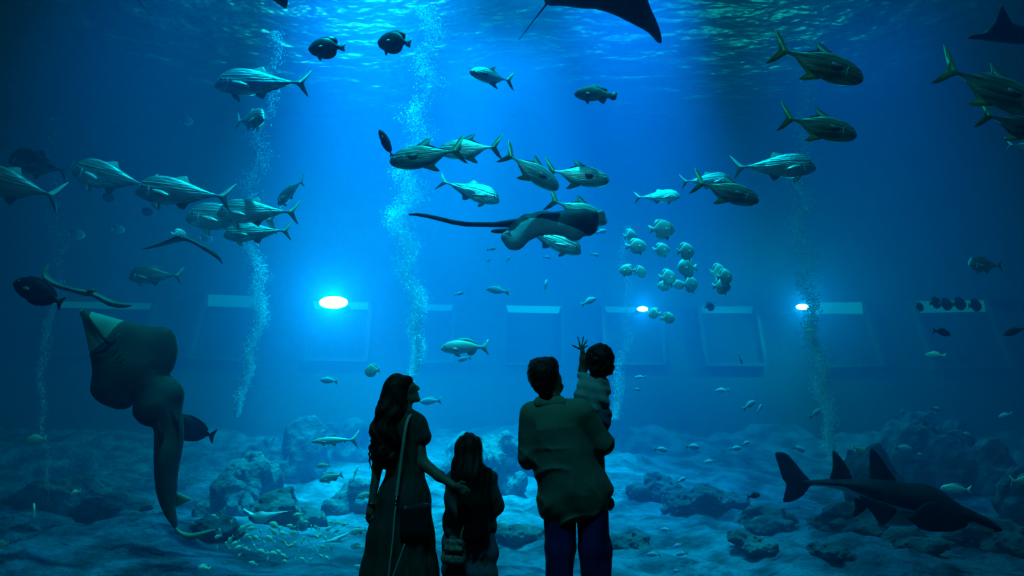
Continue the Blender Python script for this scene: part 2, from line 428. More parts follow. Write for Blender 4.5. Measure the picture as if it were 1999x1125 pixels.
for k, (a, b, c, d, bh, st) in enumerate(WIN):
    ctr = P((a[0]+c[0])/2, (a[1]+c[1])/2, FW)
    fr = empty('window_%d' % (k + 2), ctr, None, None); tag(fr, kind='structure')
    def quad(name, pts, m, y0, y1):
        vs = [P(x, y, FW) for x, y in pts]
        v = [(q.x, y0, q.z) for q in vs] + [(q.x, y1, q.z) for q in vs]
        return mk(name, v, [(0,1,2,3), (7,6,5,4), (0,4,5,1), (1,5,6,2), (2,6,7,3), (3,7,4,0)], m, fr, smooth=False)
    quad('pane', [a, b, c, d], M['dark_glass'], FW - 0.10, FW - 0.02)
    dxl = (d[0]-a[0]) / (d[1]-a[1]); dxr = (c[0]-b[0]) / (c[1]-b[1])
    ms = mat('window_light', (0.1, 0.2, 0.25), 0.6, emit=((0.0, 0.6, 1.0), st*2.2))  # lamplight on the window head ledge, put in as emission
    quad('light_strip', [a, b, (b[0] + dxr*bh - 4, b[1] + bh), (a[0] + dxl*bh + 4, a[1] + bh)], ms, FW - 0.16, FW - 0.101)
    t = 7
    quad('frame', [(a[0]-t, a[1]), a, d, (d[0]-t, d[1])], M['frame'], FW - 0.30, FW - 0.02)
    quad('frame', [b, (b[0]+t, b[1]), (c[0]+t, c[1]), c], M['frame'], FW - 0.30, FW - 0.02)
    quad('sill', [(d[0]-t, d[1]), (c[0]+t, c[1]), (c[0]+t, c[1]+6), (d[0]-t, d[1]+6)], M['frame'], FW - 0.35, FW - 0.02)

# three bright underwater lamps on the far side
M['lens'] = mat('lamp_lens', (0.8, 0.9, 1), 0.3, emit=((0.22, 0.95, 1.0), 32))
for (px, pw, rx, rz), lb in zip(FAR_LAMPS, ['largest underwater floodlight glowing white on the far wall left of centre',
        'small underwater floodlight glowing on the far wall right of centre', 'underwater floodlight glowing on the far wall behind the right bubble column']):
    c = P(px[0], px[1], FAR_Y - 2.0); r = empty('underwater_lamp', c, lb, 'lamp', 'underwater lamps on the far wall')
    MB().ball(c + Vector((0, 0.05, 0)), (rx, 0.05, rz), 20, 10).build('lens', M['lens'], r)
    MB().tube([c + Vector((0, 0.12, 0)), c + Vector((0, 0.7, 0)), c + Vector((0, 2.0, 0))], [rz*1.0, rz*0.9, rz*0.4], 18).build('housing', M['frame'], r)

# rocks
def rock(name, px, py_base, Y, w_, d_, h_, label, seed, group='reef rocks on the sand'):
    rs = random.Random(seed); x = P(px, 800, Y).x; z0 = float(sand_h(x, Y))
    r_ = np.random.RandomState(seed); prims = []
    for i in range(10):
        a = rs.uniform(0, 6.28); q = rs.uniform(0, 0.6)
        r1 = rs.uniform(0.22, 0.42)
        prims.append((math.cos(a)*q, math.sin(a)*q, rs.uniform(0.0, 0.75) * (1 - q*0.7), r1))
    def mkp(c):
        c_ = np.array(c[:3]); r1 = c[3]
        def f(p): return np.linalg.norm(p - c_, axis=-1) - r1
        f.lo = c_ - r1; f.hi = c_ + r1
        return f
    ph = r_.uniform(0, 6, 6)
    def disp(p):
        return (0.08*np.sin(p[..., 0]*9+ph[0])*np.sin(p[..., 1]*8+ph[1])*np.sin(p[..., 2]*10+ph[2]) +
                0.05*np.sin(p[..., 0]*23+ph[3])*np.sin(p[..., 1]*21+ph[4])*np.sin(p[..., 2]*24+ph[5]))
    V, F = blob([mkp(c) for c in prims], 0.06, 0.045, disp)
    V = V * np.array([w_, d_, h_])[None] * 1.0; V[:, 2] -= 0.12 * h_
    V = V + np.array([x, Y, z0])[None]
    o = mk(name, V, F, M['rock'], off=(x, Y, z0)); o.location = (x, Y, z0)
    return tag(o, label, 'rock', group)

# ------------------------------------------------------------------ people
M['skin'] = mat('skin', (0.22, 0.15, 0.11), 0.55, noise=(14, (0.26, 0.18, 0.13), 3, (1, 1, 1)))
M['hair'] = mat('dark_hair', (0.008, 0.007, 0.007), 0.6, spec=0.25, bump=(90, 0.6, 0.004, (1, 1, 0.08)), noise=(60, (0.02, 0.016, 0.014), 3, (1, 1, 0.1)))
M['dress'] = mat('dress_cloth', (0.035, 0.045, 0.04), 0.85, noise=(40, (0.055, 0.065, 0.055), 4, (1, 1, 0.3)), bump=(160, 0.25, 0.002, (1, 1, 1)))
M['strap'] = mat('pale_strap', (0.34, 0.42, 0.36), 0.6, noise=(90, (0.42, 0.50, 0.43), 2, (1, 1, 1)))
M['leather'] = mat('dark_leather', (0.025, 0.025, 0.03), 0.4, noise=(30, (0.035, 0.035, 0.04), 3, (1, 1, 1)))
M['metal'] = mat('bright_metal', (0.8, 0.8, 0.75), 0.25, 1.0)
M['jacket'] = mat('jacket_cloth', (0.05, 0.06, 0.065), 0.8, noise=(18, (0.08, 0.09, 0.09), 4, (1, 1, 1)), bump=(30, 0.4, 0.006, (1, 1, 1)))
M['skirt'] = mat('denim', (0.09, 0.13, 0.20), 0.85, noise=(25, (0.10, 0.13, 0.17), 4, (1, 1, 0.4)), bump=(60, 0.3, 0.004, (1, 1, 1)))
M['crochet'] = mat('crochet', (0.32, 0.34, 0.26), 0.8, noise=(45, (0.12, 0.14, 0.11), 2, (1, 1, 1)), bump=(60, 1.0, 0.008, (1, 1, 1)))
M['shirt'] = mat('shirt_cloth', (0.10, 0.13, 0.095), 0.75, noise=(5, (0.13, 0.16, 0.12), 4, (1, 1, 1)), bump=(9, 0.5, 0.02, (1, 1, 0.6)))
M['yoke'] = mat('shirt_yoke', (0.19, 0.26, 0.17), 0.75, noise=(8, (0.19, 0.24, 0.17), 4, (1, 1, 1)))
M['trousers'] = mat('trouser_cloth', (0.012, 0.012, 0.11), 0.8, noise=(10, (0.018, 0.018, 0.16), 3, (1, 1, 0.3)), bump=(14, 0.4, 0.01, (1, 1, 0.3)))
M['white_cloth'] = mat('pale_cotton', (0.45, 0.50, 0.47), 0.85, noise=(12, (0.32, 0.37, 0.36), 3, (1, 1, 1)), bump=(16, 0.6, 0.012, (1, 1, 1)))
M['shoe'] = mat('shoe_leather', (0.03, 0.03, 0.03), 0.5)

def A(v): return np.array(v, float)
def Wp(Y0):
    return lambda x, y, dy=0.0: A(P(x, y, Y0 + dy))
def skinned(name, prims, m, parent, k=0.02, h=0.008, **kw):
    V, F = blob([q for q in flatten(prims)], k, h, **kw)
    return mk(name, V, F, m, parent)
def flatten(l):
    out = []
    for q in l:
        if isinstance(q, (list, tuple)): out += flatten(q)
        else: out.append(q)
    return out
def join_vf(parts):
    V = []; F = []; n = 0
    for v, f in parts:
        V.append(np.asarray(v)); F.append(np.asarray(f) + n); n += len(v)
    return np.concatenate(V), np.concatenate(F)
def shoes(parent, x, Y, s=1.0, turn=0.0):
    for sx in (-1, 1):
        c = A((x + sx * 0.10 * s, Y, 0)); d = A((math.sin(turn), math.cos(turn), 0))
        pr = [cone(c + A((0, 0, 0.045*s)) - d*0.07*s, c + A((0, 0, 0.04*s)) + d*0.10*s, 0.04*s, 0.038*s), cone(c + A((0, 0, 0.05*s)) - d*0.07*s, c + A((0, 0, 0.11*s)) - d*0.05*s, 0.04*s, 0.045*s)]
        V, F = blob(pr, 0.03, 0.010, cut=lambda p: 0.002 - p[..., 2])
        mk('shoe', V, F, M['shoe'], parent)
def foot_z(V): return V

# ---- woman ----
W = Wp(4.3); zx = lambda a, z, Y: A((a, Y, z))
wom = empty('person', (P(785, 1000, 4.3).x, 4.3, 0), 'woman with long wavy dark hair and a long dark dress, one hand on the girl', 'person')
wx = wom.location.x
body = [ell(W(778, 759), (0.078, 0.074, 0.088)), cone(W(790, 762), W(799, 758), 0.058, 0.040), kk(cone(W(797, 749), W(802, 751), 0.030, 0.022), 0.012),
        kk(cone(W(810, 751.5), W(818.5, 758), 0.006, 0.0068), 0.006), kk(cone(W(812, 760.5), W(818, 760.5), 0.010, 0.0065), 0.006), kk(ball(W(815.5, 767.5), 0.0085), 0.007),
        kk(ball(W(815.5, 773.2), 0.0085), 0.006), cone(W(795, 776), W(816, 781), 0.036, 0.0155), kk(cone(W(804, 762), W(809, 775), 0.026, 0.017), 0.015),
        kk(ell(W(788, 768, -0.055), (0.012, 0.012, 0.022)), 0.006), kk(ball(W(808.5, 753.5, -0.022), 0.010), 0.008),
        cone(W(789, 780), W(790, 815), 0.047, 0.052), cone(W(770, 830), W(808, 828), 0.060, 0.058, 0.8),
        cone(W(788, 830), W(790, 900), 0.100, 0.085, 0.75), cone(W(790, 900), W(788, 970), 0.085, 0.125, 0.8)]
body += chain([W(811, 829), W(822, 902, -0.02), W(858, 930, -0.07), W(887, 949, -0.115)], [0.048, 0.039, 0.030, 0.021])
body += chain([W(752, 832, -0.02), W(738, 908, -0.05), W(725, 985, -0.06)], [0.046, 0.032, 0.021])
for s, lx in ((-1, -0.09), (1, 0.09)):
    body += chain([zx(wx + lx, 0.90, 4.3), zx(wx + lx*1.1, 0.48, 4.31), zx(wx + lx*1.1, 0.09, 4.28)], [0.085, 0.055, 0.035])
main = blob(body, 0.022, 0.008)
def hand(palm_a, palm_b, tips, tr, thumb, r0, kn=0.014, h=0.004, flat=0.75):
    """palm from wrist to knuckles, five fingers each with a bend"""
    pr = [cone(palm_a, palm_b, r0*0.9, r0, flat)]
    for (b, m_, t) in tips: pr += [kk(q, kn*0.3) for q in chain([b, m_, t], [tr, tr*0.92, tr*0.78])]
    pr += [kk(q, kn*0.4) for q in chain(thumb, [tr*1.25, tr*1.1, tr*0.85])]
    return blob(pr, kn, h)
# right hand resting on the girl's back, fingers spread
hr = hand(W(888, 949, -0.115), W(899, 951, -0.115), [(W(903, 948, -0.115), W(910, 952, -0.118), W(918, 959, -0.112)), (W(904, 951.5, -0.117), W(910, 957.5, -0.12), W(916, 965, -0.112)),
     (W(902, 955, -0.118), W(907, 961.5, -0.12), W(910.5, 969, -0.112)), (W(899, 957.5, -0.118), W(903, 964, -0.118), W(905, 970.5, -0.11))], 0.0078, [W(894, 946, -0.115), W(901, 941.5, -0.12), W(908, 943, -0.118)], 0.021)
# left hand hanging, half curled
hl = hand(W(724, 986, -0.06), W(722, 1001, -0.06), [(W(717.5, 1004, -0.06), W(715.5, 1012, -0.05), W(718, 1019, -0.04)), (W(720, 1005, -0.06), W(719, 1015, -0.05), W(721, 1022, -0.035)),
     (W(723, 1005, -0.06), W(723, 1015, -0.06), W(724, 1023, -0.04)), (W(726, 1004, -0.06), W(727, 1012, -0.07), W(727, 1020, -0.05))], 0.008, [W(729, 992, -0.05), W(732, 1001, -0.03), W(730, 1009, -0.02)], 0.024)
V, F = join_vf([main, hr, hl]); mk('body', V, F, M['skin'], wom)
ph = lambda p, c: np.arctan2(p[..., 1] - c[1], p[..., 0] - c[0])
ctr = W(786, 980)
def pleat(p):
    q = np.clip((1.10 - p[..., 2]) / 0.9, 0, 1)
    return 0.014 * q * np.sin(13 * ph(p, ctr) + 3 * p[..., 2]) + 0.004 * np.sin(29 * ph(p, ctr) + 5*p[..., 2]) * q
dress = [cone(W(766, 832), W(812, 830), 0.066, 0.066, 0.8), cone(W(788, 834), W(789, 890), 0.122, 0.108, 0.78), cone(W(789, 890), W(791, 926), 0.108, 0.112, 0.8),
         cone(W(791, 926), W(788, 975), 0.112, 0.160, 0.85), cone(W(788, 975), W(782, 1051), 0.160, 0.198, 0.85), cone(W(782, 1051), W(780, 1123), 0.198, 0.226, 0.85),
         cone(W(780, 1123), W(780, 1215), 0.226, 0.255, 0.85),
         cone(W(813, 830), W(824, 853, -0.01), 0.060, 0.058), cone(W(753, 834, -0.02), W(748, 855, -0.03), 0.060, 0.056)]
skinned('dress', dress, M['dress'], wom, k=0.03, disp=pleat, cut=lambda p: np.maximum(0.22 - p[..., 2], -1))
def wavy(p): return np.clip((1.56 - p[..., 2])/0.10, 0.15, 1) * (0.010*np.sin(p[..., 0]*55 + 2.5*np.sin(p[..., 2]*24)) + 0.007*np.sin(p[..., 2]*48 + p[..., 0]*20) + 0.004*np.sin(p[..., 0]*140 + 4*np.sin(p[..., 2]*33)))
hair = [ell(W(775, 757, -0.01), (0.083, 0.086, 0.088)), cone(W(795, 745, -0.01), W(782, 752, -0.02), 0.036, 0.06), cone(W(766, 765, -0.03), W(760, 800, -0.05), 0.066, 0.078),
        cone(W(776, 775, -0.04), W(778, 805, -0.05), 0.060, 0.060),
        cone(W(760, 800, -0.06), W(752, 845, -0.09), 0.078, 0.084, 0.8), cone(W(752, 845, -0.09), W(749, 882, -0.09), 0.084, 0.078, 0.8), cone(W(749, 882, -0.09), W(747, 903, -0.08), 0.074, 0.040, 0.8),
        cone(W(742, 890, -0.08), W(735, 913, -0.07), 0.035, 0.014), cone(W(764, 860, -0.09), W(766, 902, -0.08), 0.055, 0.022), cone(W(730, 860, -0.07), W(727, 893, -0.07), 0.026, 0.012)]
V, F = blob(hair, 0.02, 0.007, disp=wavy)
wr = random.Random(3); mb = MB()
for i in range(26):
    x = 724 + wr.uniform(0, 40); y = wr.uniform(800, 880); pts = [W(x + 3*math.sin(k*1.4 + i) - k*0.6, y + k*6, -0.10) for k in range(6)]
    mb.tube(pts, [0.004, 0.006, 0.006, 0.005, 0.004, 0.002], 5)
for i in range(9):
    y = 800 + i * 13; xo = [744, 740, 735, 730, 725, 721, 721, 722, 726][i]
    mb.tube([W(xo + 6, y, -0.05), W(xo - 1, y + 8, -0.06), W(xo + 1, y + 17, -0.06), W(xo - 2 + (i % 3), y + 25, -0.06)], [0.006, 0.006, 0.004, 0.001], 5)
hv = np.array(mb.v); V2 = np.concatenate([V, hv]); F2 = [tuple(q) for q in F] + [tuple(i + len(V) for i in q) for q in mb.f]
mk('hair', V2, F2, M['hair'], wom)
MB().ball(W(793.5, 780, -0.055), 0.007).ball(W(793.5, 784, -0.055), 0.005).build('earring', M['metal'], wom)
MB().tube([W(718, 983, -0.06), W(720, 986, -0.035), W(725, 987, -0.03), W(731, 986, -0.045), W(732, 984, -0.07), W(726, 984, -0.088), W(719, 983, -0.08), W(718, 983, -0.06)], 0.004, 6).build('bracelet', M['metal'], wom)
shoes(wom, wx, 4.24, 0.9, 0.4)
# shoulder bag: strap over her shoulder and down her back
bag = empty('shoulder_bag', W(808, 1015, -0.19), 'dark shoulder bag on a pale strap, hanging at the woman hip', 'bag')
def ribbon(pts, wd, th, name, m, par):
    pts = [Vector(p) for p in spline(pts, 5, False)]; v = []; f = []
    for i, p in enumerate(pts):
        t = (pts[min(i+1, len(pts)-1)] - pts[max(i-1, 0)]).normalized(); s_ = t.cross(Vector((0, 1, 0))).normalized(); n_ = s_.cross(t)
        for a, b in ((-1, -1), (1, -1), (1, 1), (-1, 1)): v.append(p + s_*wd*a/2 + n_*th*b/2)
    for i in range(len(pts) - 1):
        for k in range(4): f.append((i*4+k, i*4+(k+1) % 4, i*4+4+(k+1) % 4, i*4+4+k))
    f += [(0, 3, 2, 1), tuple(len(pts)*4 - 4 + k for k in range(4))]
    return mk(name, v, f, m, par)
ribbon([W(812, 812, 0.04), W(808, 808.5, -0.02), W(799, 814, -0.09), W(793, 830, -0.135), W(788, 860, -0.155), W(782, 905, -0.15), W(777, 945, -0.16), W(774, 970, -0.17)], 0.017, 0.004, 'strap', M['strap'], bag)
MB().tube([W(774, 970, -0.175), W(773, 981, -0.18)], 0.006, 8).ball(W(773.5, 976, -0.185), 0.009).ball(W(772.5, 984, -0.185), 0.007).build('buckle', M['metal'], bag)
ribbon([W(773, 984, -0.18), W(770, 1010, -0.205), W(767, 1050, -0.225), W(760, 1110, -0.245), W(759, 1130, -0.25), W(766, 1128, -0.25), W(790, 1062, -0.235)], 0.008, 0.004, 'lower_strap', M['strap'], bag)
skinned('bag_body', [rbox(W(811, 1016, -0.155), (0.092, 0.032, 0.095), 0.03, 0.45)], M['leather'], bag)

# ---- girl ----
G = Wp(4.42)
girl = empty('person', (P(917, 1000, 4.42).x, 4.42, 0), 'girl with very long straight dark hair seen from behind, shorter than the two adults', 'person')
gx0 = girl.location.x
body = [ell(G(915, 875), (0.075, 0.082, 0.085)), cone(G(915, 890), G(916, 925), 0.042, 0.045), cone(G(890, 930), G(945, 930), 0.045, 0.045), cone(G(917, 935), G(918, 1050), 0.10, 0.11, 0.7)]
body += chain([G(885, 935), G(880, 1000, 0.02), G(895, 1010, 0.20)], [0.04, 0.032, 0.022]) + chain([G(958, 935), G(970, 992, 0.02), G(950, 1000, 0.20)], [0.04, 0.032, 0.022])
for s in (-1, 1): body += chain([zx(gx0 + 0.075*s, 0.62, 4.42), zx(gx0 + 0.08*s, 0.34, 4.43), zx(gx0 + 0.08*s, 0.08, 4.40)], [0.075, 0.045, 0.030])
main = blob(body, 0.02, 0.008)
hs = []
for sx, hx in ((1, 903), (-1, 943)):
    b0 = G(hx, 1008 if sx > 0 else 998, 0.21); D_ = lambda a, b_, c_: b0 + A((sx*a, b_, c_))
    hs.append(hand(b0, D_(0.03, 0.03, 0.0), [(D_(0.035, 0.045, 0.018 - 0.012*i), D_(0.055, 0.05, 0.018 - 0.012*i), D_(0.068, 0.035, 0.016 - 0.012*i)) for i in range(4)], 0.006,
        [D_(0.01, 0.03, 0.015), D_(0.025, 0.035, 0.032), D_(0.04, 0.03, 0.036)], 0.017))
V, F = join_vf([main] + hs); mk('body', V, F, M['skin'], girl)
def crump(p): return 0.006*np.sin(p[..., 2]*42 + 3*np.sin(p[..., 0]*17)) + 0.004*np.sin(p[..., 0]*60 + p[..., 2]*31)
jk = [cone(G(890, 938), G(948, 936), 0.062, 0.062), cone(G(917, 945), G(918, 1020), 0.135, 0.145, 0.72), cone(G(885, 1030), G(950, 1030), 0.060, 0.060), cone(G(884, 1042), G(952, 1042), 0.045, 0.045)]
jk += chain([G(888, 940), G(881, 1004, 0.02), G(892, 1012, 0.17)], [0.058, 0.046, 0.040]) + chain([G(955, 938), G(968, 992, 0.02), G(955, 1003, 0.17)], [0.058, 0.046, 0.040])
skinned('jacket', jk, M['jacket'], girl, k=0.03, disp=crump)
gc = G(917, 1080)
sk = [cone(G(890, 1052), G(946, 1052), 0.070, 0.070), cone(G(888, 1075), G(950, 1078), 0.075, 0.075), cone(G(890, 1115), G(948, 1115), 0.080, 0.078), cone(G(890, 1180), G(948, 1180), 0.085, 0.085)]
skinned('culottes', sk, M['skirt'], girl, k=0.04, disp=lambda p: 0.010*np.sin(11*ph(p, gc) + 2*p[..., 2]) + 0.004*np.sin(p[..., 2]*40 + p[..., 0]*9))
gh = [ell(G(915, 873, -0.01), (0.086, 0.09, 0.090)), cone(G(915, 885, -0.03), G(918, 930, -0.08), 0.082, 0.095, 0.85), cone(G(918, 930, -0.08), G(925, 985, -0.10), 0.100, 0.102, 0.6),
      cone(G(925, 985, -0.10), G(928, 1035, -0.10), 0.102, 0.088, 0.55), cone(G(950, 920, -0.06), G(955, 985, -0.08), 0.03, 0.025), cone(G(893, 905, -0.05), G(884, 955, -0.07), 0.034, 0.016)]
skinned('hair', gh, M['hair'], girl, k=0.025, h=0.007, disp=lambda p: 0.003*np.sin(p[..., 0]*150 + 3*np.sin(p[..., 2]*9)) + 0.003*np.sin(p[..., 0]*70 + 2*np.sin(p[..., 2]*14)))
shoes(girl, gx0, 4.38, 0.8)
pb = empty('crossbody_pouch', G(886, 1076, -0.13), 'small woven pouch with a flap at the girl left hip', 'bag')
skinned('pouch_body', [cone(G(874, 1064, -0.12), G(898, 1064, -0.14), 0.030, 0.030), cone(G(872, 1090, -0.12), G(897, 1092, -0.14), 0.038, 0.038)], M['crochet'], pb, k=0.03)
skinned('flap', [cone(G(872, 1058, -0.14), G(900, 1058, -0.16), 0.016, 0.016), cone(G(871, 1072, -0.155), G(899, 1074, -0.175), 0.014, 0.014)], M['crochet'], pb, k=0.03, h=0.005)
ribbon([G(899, 1052, -0.14), G(905, 1030, -0.13), G(925, 990, -0.12), G(945, 945, -0.08), G(952, 922, -0.02)], 0.012, 0.004, 'strap', M['crochet'], pb)

# ---- man ----
H = Wp(4.3)
man = empty('person', (P(1120, 1000, 4.3).x, 4.3, 0), 'tall man in a loose collared shirt and dark trousers holding the small child', 'person')
mx = man.location.x
body = [ell(H(1063, 734), (0.092, 0.10, 0.105)), cone(H(1072, 752, 0.02), H(1085, 758, 0.06), 0.06, 0.045), cone(H(1094, 752, 0.04), H(1098, 754, 0.06), 0.012, 0.008),
        ell(H(1093, 742, 0.01), (0.012, 0.020, 0.030)), cone(H(1072, 760), H(1080, 800), 0.060, 0.068),
        cone(H(1045, 815), H(1130, 810), 0.06, 0.065), cone(H(1090, 830), H(1110, 960), 0.13, 0.13, 0.65), cone(H(1100, 980), H(1140, 980), 0.11, 0.11, 0.8)]
body += chain([H(1034, 822), H(1030, 902, -0.02), H(1052, 890, 0.22)], [0.058, 0.045, 0.028]) + chain([H(1140, 815), H(1176, 868), H(1150, 850, 0.26)], [0.06, 0.048, 0.030])
for s, lx in ((-1, P(1092, 1060, 4.3).x), (1, P(1163, 1060, 4.3).x)):
    body += chain([zx(lx, 0.82, 4.3), zx(lx, 0.46, 4.32), zx(lx, 0.09, 4.27)], [0.068, 0.050, 0.038])
main = blob(body, 0.022, 0.009)
hs = []
for b0, dx in ((H(1058, 886, 0.25), A((0.9, 0.3, 0.25))), (H(1144, 847, 0.29), A((-0.9, 0.3, 0.1)))):
    dx = dx / np.linalg.norm(dx); up_ = A((0, 0, 1)); ou = A((0, 1, 0))
    hs.append(hand(b0, b0 + dx*0.06, [(b0 + dx*0.08 + up_*(0.03 - 0.02*i), b0 + dx*0.115 + up_*(0.03 - 0.02*i) - ou*0.01, b0 + dx*0.135 + up_*(0.028 - 0.02*i) - ou*0.035) for i in range(4)], 0.0088,
        [b0 + dx*0.02 + up_*0.02, b0 + dx*0.05 + up_*0.05, b0 + dx*0.08 + up_*0.06], 0.028, h=0.005))
V, F = join_vf([main] + hs); mk('body', V, F, M['skin'], man)
hh = [ell(H(1060, 731, -0.015), (0.100, 0.108, 0.104)), cone(H(1047, 715), H(1075, 712), 0.05, 0.05), cone(H(1058, 750, -0.05), H(1066, 768, -0.05), 0.065, 0.045)]
skinned('hair', hh, M['hair'], man, k=0.02, h=0.007, disp=lambda p: 0.0018*np.sin(p[..., 0]*130 + 3*np.sin(p[..., 2]*50)) + 0.0015*np.sin(p[..., 2]*150 + p[..., 1]*90))
def ridge(t): return (1 - np.abs(np.sin(t))) ** 3
def folds(p):
    x, y, z = p[..., 0] - mx, p[..., 1], p[..., 2]
    q = np.clip((1.36 - z)/0.2, 0, 1) * np.clip((4.36 - y)/0.1, 0, 1)
    w1 = 1.3*np.sin(9*x + 5*z + 1) + 0.9*np.sin(17*z - 6*x + 4*y)
    a = -0.026*ridge(9*(z*1.0 - x*0.8) + w1) * (0.5 + 0.5*np.sin(13*x + 3*z)) - 0.020*ridge(12*(z*0.5 + x*1.1) + 1.4*np.sin(11*z + 3*x)) * (0.5 + 0.5*np.sin(9*z - 4*x + 1)) + 0.006
    return a*q + 0.003*np.sin(31*(z + 0.6*x) + 2*np.sin(12*x))
sh = [cone(H(1040, 812), H(1132, 806), 0.076, 0.080), cone(H(1062, 798), H(1095, 796), 0.055, 0.055), cone(H(1080, 835), H(1100, 900), 0.172, 0.186, 0.68), cone(H(1100, 900), H(1116, 955), 0.186, 0.212, 0.75),
      cone(H(1092, 975), H(1143, 955), 0.125, 0.130), cone(H(1090, 990), H(1150, 975), 0.120, 0.125), cone(H(1160, 895, 0.04), H(1182, 958, 0.03), 0.03, 0.050)]
sh += chain([H(1036, 824), H(1030, 892, -0.02), H(1050, 893, 0.15)], [0.074, 0.060, 0.052]) + chain([H(1138, 816), H(1177, 865), H(1158, 858, 0.18)], [0.082, 0.066, 0.056])
hem = lambda p: np.maximum((1.535 + (780 - 1014)/314.0 + 0.75*np.clip(p[..., 0] - P(1095, 1000, 4.3).x, 0, 1)**1.5 + 0.3*np.clip(P(1080, 1000, 4.3).x - p[..., 0], 0, 1)) - p[..., 2], -1)
V, F = blob(sh, 0.035, 0.008, disp=folds, cut=hem)
# yoke: upper back panel as its own thin layer
mk('shirt', V, F, M['shirt'], man)
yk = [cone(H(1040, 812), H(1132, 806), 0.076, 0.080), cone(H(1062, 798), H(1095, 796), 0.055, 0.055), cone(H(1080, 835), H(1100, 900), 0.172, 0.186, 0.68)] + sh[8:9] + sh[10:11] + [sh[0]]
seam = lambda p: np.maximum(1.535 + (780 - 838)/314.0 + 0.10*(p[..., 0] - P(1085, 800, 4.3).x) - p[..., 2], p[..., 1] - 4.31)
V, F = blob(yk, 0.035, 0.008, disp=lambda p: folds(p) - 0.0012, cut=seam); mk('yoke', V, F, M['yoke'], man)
cl = [cone(H(1052, 780, -0.055), H(1096, 777, -0.05), 0.014, 0.013), cone(H(1051, 786, -0.062), H(1098, 784, -0.055), 0.017, 0.016), cone(H(1049, 791, -0.068), H(1100, 789, -0.06), 0.014, 0.014), cone(H(1050, 784, -0.055), H(1056, 788, 0.05), 0.022, 0.018), cone(H(1100, 784, -0.02), H(1096, 790, 0.06), 0.022, 0.02)]
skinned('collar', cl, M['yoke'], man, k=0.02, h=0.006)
tr = [cone(H(1100, 985), H(1145, 980), 0.100, 0.100)]
for pts in ([(1094, 1010), (1092, 1070), (1093, 1140)], [(1156, 1005), (1162, 1070), (1163, 1140)]):
    x_, y_ = pts[2]; q = P(x_, y_, 4.3)
    tr += chain([H(*pts[0]), H(*pts[1]), H(*pts[2]), zx(q.x, 0.06, 4.28)], [0.100, 0.095, 0.083, 0.083])
skinned('trousers', tr, M['trousers'], man, k=0.02, h=0.009, disp=lambda p: 0.005*np.sin(p[..., 2]*14 + 3*np.sin(p[..., 0]*18)) + 0.004*np.sin(p[..., 0]*70))
shoes(man, (P(1092, 1060, 4.3).x + P(1163, 1060, 4.3).x)/2, 4.26, 1.12)

# ---- small child on the man's arm ----
C = Wp(4.52)
kid = empty('person', C(1160, 800), 'small child in a pale top raising an open hand, carried on the man arm', 'person')
body = [ell(C(1168, 702), (0.082, 0.085, 0.088)), cone(C(1152, 708, 0.03), C(1147, 712, 0.05), 0.045, 0.035), cone(C(1142, 703, 0.06), C(1141, 706, 0.07), 0.012, 0.009), cone(C(1165, 725), C(1163, 745), 0.035, 0.042),
        cone(C(1142, 752), C(1170, 752), 0.04, 0.04), cone(C(1158, 755), C(1160, 815), 0.075, 0.085, 0.8)]
body += chain([C(1138, 752, 0.02), C(1137, 722, 0.05), C(1138, 700, 0.02), C(1137, 686, 0.0)], [0.032, 0.027, 0.022, 0.016])
body += chain([C(1175, 755, 0.02), C(1182, 790, 0.03), C(1170, 805, 0.10)], [0.032, 0.025, 0.018])
body += chain([C(1165, 815), C(1166, 855, 0.02), C(1172, 930, 0.0), C(1186, 975, 0.0)], [0.050, 0.042, 0.032, 0.024])
body += chain([C(1150, 815, 0.03), C(1120, 850, 0.16), C(1115, 930, 0.18), C(1113, 965, 0.18)], [0.050, 0.042, 0.032, 0.024])
main = blob(body, 0.018, 0.007)
hc = hand(C(1137, 686), C(1136, 678), [(C(1132, 675), C(1130.5, 667), C(1128, 658.5)), (C(1136, 674), C(1137.5, 666), C(1139, 658)),
      (C(1139.5, 675), C(1142.5, 670), C(1146, 665)), (C(1140.5, 679), C(1144, 676.5), C(1148, 675))], 0.0052, [C(1131, 681), C(1124, 677.5), C(1117.5, 674.5)], 0.0165, 0.008, 0.0026, 0.6)
h2 = hand(C(1168, 806, 0.11), C(1160, 808, 0.13), [(C(1157, 804 + 3*i, 0.14), C(1152, 804 + 3*i, 0.14), C(1148, 805 + 3*i, 0.13)) for i in range(4)], 0.005, [C(1164, 802, 0.13), C(1158, 799, 0.14), C(1153, 799, 0.14)], 0.015, 0.008, 0.003)
V, F = join_vf([main, hc, h2]); mk('body', V, F, M['skin'], kid)
kh = [ell(C(1171, 700, -0.01), (0.096, 0.094, 0.100)), cone(C(1173, 708, -0.02), C(1176, 716, -0.03), 0.086, 0.070), cone(C(1160, 723, -0.05), C(1190, 721, -0.03), 0.034, 0.030)]
V, F = blob(kh, 0.02, 0.006, disp=lambda p: 0.0028*np.sin(p[..., 0]*120 + 3*np.sin(p[..., 2]*45)) + 0.002*np.sin(p[..., 2]*130 + p[..., 1]*110 + p[..., 0]*40))
mk('hair', V, F, M['hair'], kid)
def cr2(p): return 0.007*np.sin(45*(p[..., 2] + 0.7*p[..., 0]) + 2*np.sin(20*p[..., 0])) + 0.003*np.sin(90*p[..., 2] + 20*p[..., 0])
kt = [cone(C(1145, 750), C(1168, 748), 0.058, 0.058), cone(C(1154, 758), C(1153, 782), 0.092, 0.100, 0.9), cone(C(1138, 779), C(1160, 786), 0.062, 0.085), cone(C(1172, 752), C(1175, 784), 0.060, 0.055), cone(C(1140, 745, 0.02), C(1137, 738, 0.04), 0.045, 0.038)]
skinned('top', kt, M['white_cloth'], kid, k=0.02, h=0.006, disp=cr2)
